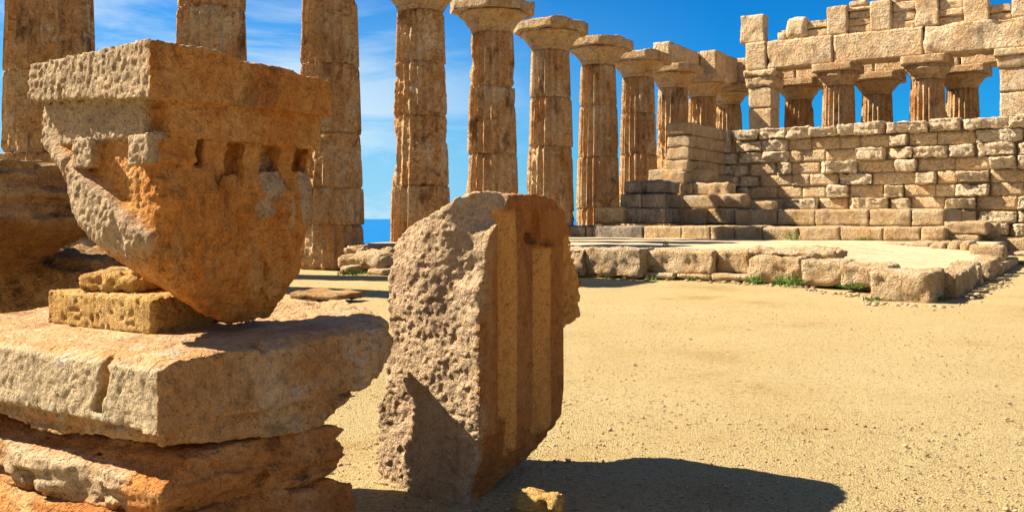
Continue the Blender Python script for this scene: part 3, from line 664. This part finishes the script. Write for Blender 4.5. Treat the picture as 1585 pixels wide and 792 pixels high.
pblock(1150, 1292, 387, 400, 23.6, 1.6, 'second layer of crumbling stone on the terrace above the green plants', 441, amp=.12, rnd=.1, cell=.06, fr=2.5)
for i, (a, b_, c_, d_, Yd, lb) in enumerate([(992, 1043, 421, 431, 24.3, 'flat footing slab in front of the long edge block'), (1046, 1100, 423, 433, 23.9, 'thin broken footing slab below the dark cleft'), (1100, 1160, 424, 435, 23.4, 'footing slab left of the plants')]):
    pblock(a, b_, c_, d_, Yd, .5, lb, 450 + i, group='footing slabs along the terrace', rnd=.04, amp=.04, name='footing_slab')
# right side stones, running away from us
GT = 'upright stones along the right side of the terrace'
rs = np.random.RandomState(8)
s_ = 39.3; k = 0
ords = ['first', 'second', 'third', 'fourth', 'fifth', 'sixth', 'seventh', 'eighth', 'ninth', 'tenth', 'eleventh', 'twelfth', 'thirteenth', 'fourteenth']
while s_ > 29.9 and k < 14:
    L_ = rs.uniform(.5, 1.05); ho = float(zt(np.array([17.9]), np.array([s_]))[0]) + rs.uniform(-.02, .10)
    c = T(18.15 + rs.uniform(-.10, .12), s_ - L_ / 2, ho / 2 - .03)
    block_thing('side_stone', c, (.30, L_ / 2 - .05, ho / 2 + .03), ords[k] + ' upright stone behind the corner block, along the terrace side', 'stone block', 460 + k, M_edge, GT, rnd=.09, amp=.09, cell=.06, fr=2.5)
    s_ -= L_ + rs.uniform(0, .18); k += 1
block_thing('kerb_slab', T(18.2, 26.6, .14), (.35, 3.0, .15), 'long low shaded kerb slab running to the right picture edge', 'kerb slab', 480, M_edge, rnd=.05, amp=.03, cell=.1)

# ---------------------------------------------------------------- left background: low wall and rubble by the columns
c = T(0, 35.0, .34)
block_thing('low_wall', T(-.3, 35.1, .35), (.45, 2.0, .36), 'low stone wall closing the gap between two columns, sea above it', 'wall', 500, M_edge, rnd=.03, amp=.02, cell=.1)
rub = [(519, 553, 395, 420, 27.6, 'left boulder of the rubble heap at the column foot'), (545, 588, 390, 416, 27.2, 'round pale boulder of the rubble heap by the low wall'), (530, 566, 380, 399, 28.0, 'topmost boulder of the rubble heap'), (566, 603, 382, 408, 28.3, 'squared boulder leaning on the low wall'), (524, 541, 412, 426, 26.4, 'small reddish stone in front of the rubble heap'), (566, 592, 416, 427, 26.2, 'flat pale stone in front of the low wall')]
for i, (a, b_, c_, d_, Yd, lb) in enumerate(rub): pblock(a, b_, c_, d_, Yd, .8, lb, 510 + i, name='boulder', cat='boulder', group='rubble heap at the low wall', ang=[8, -14, 20, 5, 11, -6][i], rnd=.22 if i < 4 else .1, amp=.10 if i < 4 else .04, cell=.05, fr=2)
pblock(445, 523, 452, 466, 17.5, .9, 'flat brown stone lying on the shaded ground behind the cornice block', 520, M_back, name='boulder', cat='boulder', ang=6, rnd=.12, amp=.06)

# ---------------------------------------------------------------- plants
def plant(c, rad, h, n, label, seed, group='green plants along the terrace', lw=.03):
    rs = np.random.RandomState(seed); root = empty('weed_plant', c, label, 'plant', group)
    V = []; Q = []
    for i in range(n):
        a = rs.rand() * 6.28; r = rad * math.sqrt(rs.rand()); b_ = np.array([math.cos(a) * r, math.sin(a) * r, rs.rand() * h * (1 - .5 * (r / rad) ** 2)])
        d = rs.normal(size=3); d[2] = abs(d[2]) + .3; d /= np.linalg.norm(d); sdir = np.cross(d, rs.normal(size=3)); sdir /= np.linalg.norm(sdir)
        l = rs.uniform(1.2, 3) * lw; k = len(V)
        V += [b_, b_ + d * l * .5 + sdir * lw * .45, b_ + d * l, b_ + d * l * .5 - sdir * lw * .45]; Q.append((k, k + 1, k + 2, k + 3))
    mesh_obj('leaves', np.array(V) + c, Q, M_leaf, root, smooth=False)
    V = []; Q = []
    for i in range(6):
        a = rs.rand() * 6.28; e = np.array([math.cos(a) * rad * .6, math.sin(a) * rad * .6, h * .8]); k = len(V)
        V += [(-.006, 0, 0), (.006, 0, 0), tuple(e + (.003, 0, 0)), tuple(e - (.003, 0, 0))]; Q.append((k, k + 1, k + 2, k + 3))
    mesh_obj('stem', np.array(V, float) + c, Q, M_leaf, root, smooth=False)
def at(px, py, Yd): return np.array([(px - CX) / F * Yd, Yd, max(0.0, EYE - (py - HY) / F * Yd)])
plant(at(1222, 443, 21.4), .38, .26, 420, 'largest green weed in front of the crumbling terrace edge', 1)
plant(at(1170, 438, 22.4), .22, .14, 160, 'small green weed left of the largest one', 2)
plant(at(1318, 446, 20.0), .30, .08, 120, 'low green weed under the wide flat edge block', 3)
plant(at(1226, 373, 34.3), .32, .38, 220, 'dark green tuft growing in a gap of the upper step', 4)
plant(at(1031, 383, 26.2), .10, .2, 50, 'tiny thin weed standing on the terrace floor', 5)
plant(at(1337, 374, 34.0), .35, .14, 120, 'tiny green tuft at the foot of the long step block', 6)
plant(at(548, 427, 26.0), .5, .14, 220, 'green weed between the rubble heap stones', 7)
plant(at(1350, 466, 17.6), .16, .06, 60, 'tiny weed at the left foot of the big corner block', 8)
plant(at(1010, 432, 24.0), .22, .08, 70, 'small weed at the foot of the biggest rough edge block', 10)
plant(at(1455, 468, 17.9), .14, .07, 50, 'tiny weed at the right foot of the big corner block', 11)
plant(at(940, 430, 24.6), .2, .06, 60, 'tiny weed left at the foot of the terrace front', 12)
plant(at(1075, 433, 23.6), .18, .07, 70, 'tiny weed at the footing slab below the dark cleft', 9)

# ---------------------------------------------------------------- foreground: triglyph slab standing upright
def box_d(*ds):
    d = ds[0]
    for x in ds[1:]: d = np.maximum(d, x)
    return d
def to_world(P, O):   # local (a along R, b along -U, z)
    return np.array([O[0], O[1], 0]) + P[:, :1] * Rv - P[:, 1:2] * Uv + P[:, 2:3] * np.array([0, 0, 1.0])
OT = (-.168, 5.09)
def tri_fn(p):
    a, b_, z = p[:, 0], p[:, 1], p[:, 2]
    zf = [-.05, .05, .08, .12, .30, .56, .855, .96, 1.165, 1.61, 1.757]
    amax = np.interp(z, zf, [.20, .30, .42, .66, .88, .94, .97, 1.13, 1.17, 1.02, .78])
    bmax = np.interp(z, [0, .06, .44, .6, 1.08, 1.25, 1.44, 1.55, 1.63, 1.745], [.74, .775, .775, .73, .705, .69, .635, .52, .358, .2])
    a0 = np.interp(z, [0, 1.2, 1.31, 1.42, 1.51, 1.57, 1.70, 1.8], [0, -.02, .045, .05, .09, .17, .28, .34])
    amin = a0 * sstep(.28, 0, b_) + .05 * sstep(.3, .8, b_)
    # glyph zigzag on the right face
    br = .0 + 0 * a
    x = a - .0
    zz = np.interp(x, [-.1, .0, .17, .20, .37, .55, .59, .767, .93, .97, 1.13, 1.3], [.0, .0, .0, .085, .0, .0, .095, .0, .0, .08, .0, .0])
    # the second and third grooves start lower than the top; all end above the rough foot
    top = np.interp(x, [.0, .36, .37, .8, 1.2], [1.72, 1.66, 1.42, 1.46, 1.52]); bot = np.interp(x, [0, .19, .37, .58, .8, 1.1], [.36, .36, .22, .22, .30, .42])
    gm = sstep(0, .05, top - z) * sstep(-.01, .03, z - bot)
    rough = .05 + .10 * sstep(.30, .05, z)
    br = zz * gm + (1 - gm) * np.where(z < .5, rough * .8, .012)
    bmin = br
    ztop = 1.745 - .05 * sstep(.5, .0, a) * sstep(.1, .0, b_) - .03 * sstep(.6, 1., a) - .2 * sstep(.45, .8, b_)
    zbot = -.05 + .10 * sstep(.2, .9, a)
    d = box_d(amin - a, a - amax, bmin - b_, (b_ - bmax) * .8, z - ztop, zbot - z)
    # hooked cavity
    for (ca, cb, cz, r1, r2, r3) in [(.56, .0, 1.49, .10, .09, .05), (.60, .0, 1.56, .055, .07, .10), (.73, .0, 1.45, .09, .05, .025)]:
        e = (np.sqrt(((a - ca) / r1) ** 2 + ((b_ - cb) / r2) ** 2 + ((z - cz) / r3) ** 2) - 1) * min(r1, r2, r3)
        d = np.maximum(d, -e)
    return d.astype(np.float32)
def tri_det(p, d):
    a, b_, z = p[:, 0], p[:, 1], p[:, 2]
    flute = sstep(.12, .06, b_) * sstep(.25, .4, z) * sstep(.03, .08, a) * (a < .97) * (z < 1.66)
    w1 = 1 - flute * .93
    n = .020 * fbm(p * 4.5, 1, 5, .62) + .009 * fbm(p * 45, 72, 2, .6) + .017 * np.clip(fbm(p * np.array([12, 12, 22]), 7, 4, .65) - .05, 0, 1) + .012 * np.clip(fbm(p * np.array([20, 20, 30]), 14, 3, .7), 0, 1)
    n += .03 * np.clip(fbm(p * 2.3, 33, 3), -1, 1)
    return d + (n * w1).astype(np.float32)
V, Q = surface_nets(tri_fn, (-.12, -.08, -.1), (1.25, .9, 1.85), .0095, .13, tri_det)
tone = sstep(.10, .02, V[:, 0] - np.interp(V[:, 2], [0, 1.3, 1.57, 1.7], [0.0, .05, .15, .26]) + .05 * fbm(V * 5, 3, 3)) * sstep(-.01, .03, V[:, 1])  # paler colour over the left face, ragged at its edge
bev = np.zeros(len(V))
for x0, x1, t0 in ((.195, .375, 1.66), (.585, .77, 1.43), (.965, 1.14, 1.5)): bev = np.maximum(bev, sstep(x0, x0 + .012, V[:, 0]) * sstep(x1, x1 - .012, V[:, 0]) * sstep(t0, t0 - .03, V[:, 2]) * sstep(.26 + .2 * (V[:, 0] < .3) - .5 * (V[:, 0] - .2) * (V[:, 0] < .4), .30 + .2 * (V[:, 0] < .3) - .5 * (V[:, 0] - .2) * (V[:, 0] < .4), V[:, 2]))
tone = np.maximum(tone, sstep(1.66, 1.72, V[:, 2]) * sstep(.03, .09, V[:, 1])); tone = np.maximum(tone, sstep(.5, .6, V[:, 1]))  # top and far left end paler too
o = mesh_obj('triglyph_slab', to_world(V, OT), Q, M_tri, origin=(*OT, 0), attrs={'tone': tone, 'pale': bev * .85 * (V[:, 1] < .12)})
tag(o, 'upright broken stone slab with carved vertical grooves standing on the gravel', 'carved stone')

# ---------------------------------------------------------------- cornice block
SK = .85
def to_world_s(P, O):
    w_ = to_world(P, O); e = np.array([0, 0, EYE]); return e + SK * (w_ - e)
OC = (-1.682, 4.30)
def cor_fn(p):
    a, b_, z = p[:, 0], p[:, 1], p[:, 2]
    ztop = 2.436 + .02 * a - .03 * b_ - .035 * sstep(.35, .6, a) - .02 * sstep(.9, 1.1, a)
    corona = box_d(-a, a - 1.20, -b_, b_ - (1.02 + .02 * (z - 2.3)), z - ztop, (2.165 + .05 * b_ + .02 * a) - z)
    corona = np.maximum(corona, (b_ + z * .55) - 2.32)
    fas = box_d(.065 - a, a - 1.16, np.where(a < .15, .15, .045) - b_, b_ - 1.0, z - 2.2, (1.995 - .015 * b_) - z)
    fas = np.maximum(fas, (b_ - 1.0) * .8 + (2.05 - z) * .5)
    gb = np.interp(b_, [-.2, .05, .20, .416, .66, .77, .92, 1.1], [0, 0, .03, .10, .26, .50, .62, .8])
    ga = np.interp(a, [-.3, 0, .15, .34, .50, .62, .90, .99, 1.05, 1.10, 1.145, 1.3], [1.35, 1.35, 1.27, 1.15, 1.05, 1.0, 1.0, 1.12, 1.35, 1.7, 2.0, 2.3])
    ga = ga + .25 * sstep(.45, .9, b_) * 0
    zl = ga + gb
    q_ = z - (1.60 + (b_ - .24) * .60)
    rec = .075 * sstep(-.02, .06, q_) * sstep(.02, .10, b_)
    am = .02 + rec + .10 * sstep(1.55, 1.1, z)
    bm = .062 - .03 * sstep(1.95, 1.7, z) + .03 * np.sin(a * 7 + z * 2) * sstep(2.0, 1.6, z) * .5 + .05 * sstep(1.4, 1.0, z)
    def smx(x, y, k): 
        h_ = np.clip(.5 - .5 * (y - x) / k, 0, 1); return y + (x - y) * h_ + k * h_ * (1 - h_)
    bm = bm - .05 * np.exp(-((a - .5) / .3) ** 2 - ((z - 1.62) / .22) ** 2) + .03 * sstep(1.98, 1.9, z)
    side = smx(am - a, bm - b_, np.where(z < 1.98, .05, .01)); low = (zl - z) * .75
    bm = bm - .045 * sstep(.15, .4, a) * sstep(1.1, .8, a) * sstep(1.95, 1.75, z) * sstep(1.25, 1.5, z)
    body = box_d(smx(side, low, .05 + .17 * sstep(.30, .05, b_)), a - 1.145, b_ - .98, z - 2.02)
    # tip extends back so that it stands on the slab
    # sockets below the fascia
    sock = np.full(len(p), 1e3, np.float32)
    for a0, a1 in ((.24, .36), (.50, .62), (.74, .87), (.98, 1.08)):
        s1 = box_d(a0 - a, a - a1, b_ - .17, -.2 - b_, z - 1.998, (1.85 + .02 * math.sin(a0 * 9)) - z); sock = np.minimum(sock, s1)
    s1 = box_d(-.05 - a, a - .15, b_ - .03, -.2 - b_, z - 1.99, 1.86 - z); sock = np.minimum(sock, s1)
    body = np.maximum(body, -sock)
    pegs = np.full(len(p), 1e3, np.float32)
    for b0, b1 in ((.05, .205), (.50, .66)):
        s1 = box_d(.02 - a, a - .3, b0 - b_, b_ - b1, z - 2.0, 1.855 - z); pegs = np.minimum(pegs, s1)
    return np.minimum(np.minimum(corona, fas), np.minimum(body, pegs)).astype(np.float32)
def cor_det(p, d):
    z = p[:, 2]; lowb = sstep(1.90, 1.74, z)
    n = .005 * fbm(p * 7, 41, 4, .6) + .010 * fbm(p * 48, 43, 2, .6)
    n += lowb * (1 - .8 * sstep(.06, .16, p[:, 1])) * (.085 * fbm(p * np.array([3.6, 3.6, 2.4]), 45, 4, .55) + .04 * sstep(.1, .3, fbm(p * np.array([6, 6, 3]), 49, 3)) + .03 * fbm(p * np.array([11, 11, 5]), 46, 3, .6, ridge=True))
    n += .02 * sstep(.15, .5, fbm(p * 5, 51, 3)) * sstep(.97, 1.1, p[:, 0])
    n += .05 * np.clip(fbm(p * np.array([5, 5, 1.2]), 48, 3) - .15, 0, 1) * sstep(.3, .5, p[:, 0]) * sstep(2.28, 2.42, z)
    # slot in the left face
    n += .05 * sstep(.014, .0, np.abs(p[:, 1] - .73)) * sstep(.08, .0, p[:, 0]) * sstep(2.28, 2.26, z)
    return d + n.astype(np.float32)
V, Q = surface_nets(cor_fn, (-.12, -.12, .95), (1.32, 1.2, 2.55), .0085, .12, cor_det)
tone = np.where(V[:, 2] > 1.98, sstep(.13, .09, V[:, 0]), sstep(.10, .03, V[:, 0] + .03 * fbm(V * 6, 3, 3))) * sstep(-.005, .03, V[:, 1])  # left face paler, the other faces stay orange
q_ = V[:, 2] - (1.60 + (V[:, 1] - .24) * .60)
tone = tone * np.where(V[:, 2] < 2.0, sstep(.04, .14, V[:, 1] + (V[:, 2] - 1.4) * .2 + .05 * fbm(V * 8, 5, 3)), 1)
pl = sstep(.25, .45, fbm(V * np.array([3, 3, 3]), 61, 4)) * sstep(.55, .75, V[:, 0]) * (V[:, 2] < 1.95) * sstep(1.4, 1.6, V[:, 2])
for (ac, zc_, ra, rz) in ((.80, 1.80, .09, .10), (.74, 1.66, .05, .06), (1.04, 1.74, .05, .16), (.93, 1.62, .03, .09)):
    e_ = np.sqrt(((V[:, 0] - ac) / ra) ** 2 + ((V[:, 2] - zc_) / rz) ** 2) + .55 * fbm(V * 14, 71, 4, .65)
    pl = np.maximum(pl, sstep(1.1, .8, e_))
tone = np.maximum(tone, pl * .9 * (V[:, 1] < .4)); tone = np.maximum(tone, sstep(2.42, 2.435, V[:, 2] - .0) * .7)
o = mesh_obj('cornice_block', to_world_s(V, OC), Q, M_fore, origin=(OC[0] * SK, OC[1] * SK, 1.07), attrs={'tone': tone})
tag(o, 'huge corner piece of a cornice with square sockets, balanced on the stone stack', 'carved stone')

# stones under it
def prop(px, py0, Yd, half, label, seed, ang=0, z0=.98, **kw):
    pass
def lblock(name, corner, la, lb_, z0, z1, label, cat, seed, mat, ang=0, tilt=0, group=None, attrs_fn=None, scale=False, **kw):
    """corner (x,y) is the near right-left corner, la along R, lb_ along -U"""
    ax = rot_ax(ang, tilt); c = np.array([corner[0], corner[1], 0]) + ax[1] * la / 2 * np.array([1, 1, 0]) - ax[0] * lb_ / 2; c[2] = (z0 + z1) / 2
    kk = dict(rnd=.03, amp=.02, cell=.015); kk.update(kw)
    half = np.array([lb_ / 2, la / 2, (z1 - z0) / 2])
    n = [int(np.clip(round(2 * h / kk['cell']), 4, 110)) for h in half]
    v, q = hires_block(c, half, ax, seed, **kk)
    if scale: v = np.array([0, 0, EYE]) + SK * (v - np.array([0, 0, EYE]))
    at_ = attrs_fn(v) if attrs_fn else {'tone': np.zeros(len(v))}
    o = mesh_obj(name, v, q, mat, origin=tuple(np.array([c[0] * SK, c[1] * SK, EYE + SK * (z0 - EYE)]) if scale else (c[0], c[1], z0)), attrs=at_); return tag(o, label, cat, group)
def hires_block(c, half, ax, seed, rnd=.03, amp=.02, cell=.015, fr=3.0, pit=.02, strata=0, pf=20):
    n = [int(np.clip(round(2 * h / cell), 4, 120)) for h in half]
    P, Q = cube_grid(*n); p = P * half; q = np.clip(p, -(half - rnd), half - rnd); d = p - q; ln = np.linalg.norm(d, axis=1); ln[ln == 0] = 1
    nr = d / ln[:, None]; p2 = q + nr * rnd; w_ = p2 + seed * 3.3
    disp = amp * 1.6 * fbm(w_ * fr, seed, 6, .55) - pit * sstep(.2, .55, vn(w_ * pf, seed + 3)) - amp * .9 * np.clip(fbm(w_ * fr * 3, seed + 7, 3), 0, 1)
    e = (np.abs(P) > .86).sum(1) >= 2
    disp -= e * amp * 1.2 * np.clip(fbm(w_ * fr * 2, seed + 9, 3) + .2, 0, 1)
    if strata: disp -= strata * np.clip(vn(np.stack([w_[:, 0] * 1.2, w_[:, 1] * 1.2, w_[:, 2] * 22], 1), seed + 11), 0, 1)
    return np.asarray(c) + (p2 + nr * disp[:, None]) @ ax, Q
lblock('yellow_stone', (-1.898, 4.87), .42, .97, .975, 1.185, 'yellow pitted stone block wedged under the cornice block', 'stone block', 601, M_small, scale=True, rnd=.02, amp=.012, cell=.010, pit=.010, pf=40)
lblock('chock_stone', (-1.72, 5.32), .20, .22, .98, 1.17, 'dark reddish chock stone just right of the yellow stone block', 'stone block', 603, M_rock, scale=True, ang=12, rnd=.05, amp=.03)
lblock('cap_stone', (-2.06, 5.12), .30, .46, 1.178, 1.30, 'small angular stone lying on top of the yellow stone block', 'stone block', 602, M_small, scale=True, ang=14, rnd=.045, amp=.03, cell=.011)

# ---------------------------------------------------------------- the stack: big slab and rocks beneath
OS = (-1.531, 4.0)
def slab_fn(p):
    a, b_, z = p[:, 0], p[:, 1], p[:, 2]
    ztop = .975 + .04 * np.clip(a, 0, 2) / 1.6 + .01 * fbm(p * 1.5, 5, 2) - .05 * sstep(.12, 0, b_) * sstep(.2, .9, a) - .03 * sstep(.1, .0, a)
    ax_ = np.interp(z, [.45, .58, .70, .80, .9, 1.0, 1.1], [.95, 1.20, 1.42, 1.56, 1.63, 1.60, 1.5]) + np.interp(b_, [0, .12, 1.0, 2.6], [0, .02, .66, .06])
    zb = .665 - .02 * a
    amin = 0.0 + 0 * a
    d1 = box_d(amin - a, a - ax_, 0.0 - b_ + .05 * sstep(.75, 1.05, z) * sstep(.4, 1.3, a), b_ - 2.6, z - ztop, zb - z)
    zb2 = np.interp(a, [0, .25, .5, .9, 1.3], [.575, .565, .53, .50, .55]) + .015 * np.sin(b_ * 5)
    d2 = box_d(.05 - a, a - ax_ + .04, .035 - b_, b_ - 2.6, z - .68, zb2 - z)
    # broken channel across the front face
    ch_ = np.sqrt(((b_ - .42 - .03 * np.sin(z * 20)) / .035) ** 2 + ((a - 0) / .07) ** 2) - 1
    d1 = np.where(np.abs(z - .86) < .16, np.maximum(d1, -ch_ * .035), d1)
    # notch in the right edge
    nt2 = np.sqrt(((a - .62) / .05) ** 2 + ((z - 1.0) / .06) ** 2 + (b_ / .12) ** 2) - 1
    d1 = np.maximum(d1, -nt2 * .05)
    return np.minimum(d1, d2).astype(np.float32)
def slab_det(p, d):
    n = .008 * fbm(p * 5, 71, 5, .6) + .009 * fbm(p * 40, 72, 2, .6) + .006 * np.clip(fbm(p * np.array([4, 4, 18]), 73, 3) - .1, 0, 1) 
    n += .014 * bed(p, 83, .03) * sstep(.69, .64, p[:, 2]); n += .004 * bed(p, 84, .05)
    rt = sstep(1.0, 1.5, p[:, 0]); n += rt * .05 * fbm(p * np.array([5, 5, 9]), 76, 4, .6)
    top = sstep(.9, .97, p[:, 2]); n += top * .022 * np.clip(fbm(p * np.array([6, 2.5, 12]), 79, 3), 0, 1)
    n += .015 * np.clip(fbm(p * np.array([5, 5, 8]), 81, 4, .6, ridge=True), 0, 1) * sstep(.66, .60, p[:, 2])
    return d + n.astype(np.float32)
V, Q = surface_nets(slab_fn, (-.1, -.1, .4), (2.6, 2.7, 1.14), .013, .1, slab_det)
tone = sstep(.06, .01, V[:, 0] + .02 * fbm(V * 6, 3, 3)) * sstep(-.005, .03, V[:, 1])  # left face paler; the top gets a weaker share below
o = mesh_obj('stone_slab', to_world_s(V, OS), Q, M_slab, origin=(OS[0] * SK, OS[1] * SK, .5), attrs={'tone': np.maximum(tone, .35 * sstep(.97, 1.0, V[:, 2]))})
tag(o, 'thick pale slab with a dark crack, top of the stack under the cornice', 'stone block')
def lay_fn(z0, z1, aend, a0, b0, und, seed):
    def fn(p):
        a, b_, z = p[:, 0], p[:, 1], p[:, 2]
        zr = (z - z0) / (z1 - z0); bulge = np.clip(4 * zr * (1 - zr), 0, 1) ** .5
        aft = .10 * fbm(np.stack([b_ * 2, z * 3, 0 * z], 1), seed, 3); bft = .07 * fbm(np.stack([a * 2.2, z * 3, 0 * z + 4], 1), seed + 1, 3)
        ze = z1 + .03 * fbm(np.stack([a * 2, b_ * 2, 0 * z], 1), seed + 2, 3) - .10 * sstep(.7 * aend, aend, a) - und * sstep(.25, .0, a)
        zb = z0 + .02 * fbm(np.stack([a * 2, b_ * 2, 0 * z], 1), seed + 3, 3)
        return box_d(a0 + .07 * (1 - bulge) + aft - a, a - (aend - .38 * b_ - .08 * (1 - bulge)) - aft, b0 + .07 * (1 - bulge) + bft - b_, b_ - 2.6, z - ze, zb - z).astype(np.float32)
    return fn
def lay_det(seed, s1=1.0):
    def det(p, d):
        n = .014 * fbm(p * 6, seed, 5, .62) + .008 * fbm(p * 40, seed + 2, 2) + .030 * bed(p, seed + 3) * (.3 + .7 * s1) + .06 * sstep(.30, .5, fbm(p * np.array([5, 5, 9]), seed + 5, 3)) * s1 + .015 * np.clip(fbm(p * np.array([3, 3, 20]), seed + 8, 3), 0, 1)
        return d + n.astype(np.float32)
    return det
V, Q = surface_nets(lay_fn(.22, .54, 1.23, .02, .02, .11, 90), (-.2, -.2, .1), (1.45, 2.7, .66), .0125, .1, lay_det(91))
tone = sstep(.12, .02, V[:, 0] + .04 * fbm(V * 4, 3, 3)) * sstep(.22, .32, V[:, 1] + .08 * fbm(V * 6, 9, 3)) * sstep(.24, .32, V[:, 2])  # paler colour on part of the left face
o = mesh_obj('layered_rock', to_world_s(V, OS), Q, M_rock, origin=(OS[0] * SK, OS[1] * SK, .22), attrs={'tone': tone})
tag(o, 'reddish layered rock with hollow pockets, middle of the stack', 'rock')
V, Q = surface_nets(lay_fn(-.34, .26, 1.30, -.04, -.02, 0, 100), (-.3, -.3, -.42), (1.5, 2.7, .36), .0125, .1, lay_det(101, .4))
o = mesh_obj('base_rock', to_world_s(V, OS), Q, M_rock, origin=(OS[0] * SK, OS[1] * SK, 0), attrs={'tone': np.zeros(len(V))})
tag(o, 'rounded red ochre rock at the bottom of the stack', 'rock')

# block behind at left
def bb_attr(v): return {'tone': sstep(1.62, 1.50, v[:, 2] + .05 * fbm(v * 3, 2, 3))}
OB = (-3.50, 7.55)
def bk_fn(p):
    a, b_, z = p[:, 0], p[:, 1], p[:, 2]
    bm = .0 + .45 * sstep(1.62, 1.05, z) + .02 * np.sin(a * 6)
    return box_d(-a, a - np.interp(z, [.9, 1.3, 1.5, 2.1], [.85, 1.02, 1.12, 1.15]), bm - b_, b_ - 2.6, z - (2.04 + .03 * a), (.92 + .34 * a) - z).astype(np.float32)
OB2 = (-4.15, 6.9)
def bk_det(p, d):
    n = .02 * fbm(p * 4, 111, 5, .6) + .03 * bed(p, 118, .07) + .04 * np.clip(fbm(p * np.array([2, 2, 12]), 113, 3) - .1, 0, 1) + .05 * sstep(.3, .6, vn(p * np.array([4, 4, 9]), 115))
    return d + n.astype(np.float32)
V, Q = surface_nets(bk_fn, (-.1, -.15, .8), (1.35, 2.0, 2.2), .018, .12, bk_det)
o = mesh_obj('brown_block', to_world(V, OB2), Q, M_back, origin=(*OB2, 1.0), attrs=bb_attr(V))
tag(o, 'brown layered block with undercut orange base at the left picture edge', 'stone block')
lblock('support_rock', (-3.55, 7.75), 1.0, 1.6, 0, 1.28, 'dark brown rock behind the small stones, holding up the brown block', 'rock', 621, M_back, rnd=.2, amp=.08, cell=.03)

# small rock at the bottom edge
lblock('small_rock', (.25, 4.82), .20, .27, -.03, .135, 'small yellow rock on the ground at the bottom edge', 'rock', 631, M_small, ang=20, rnd=.045, amp=.03, cell=.008)
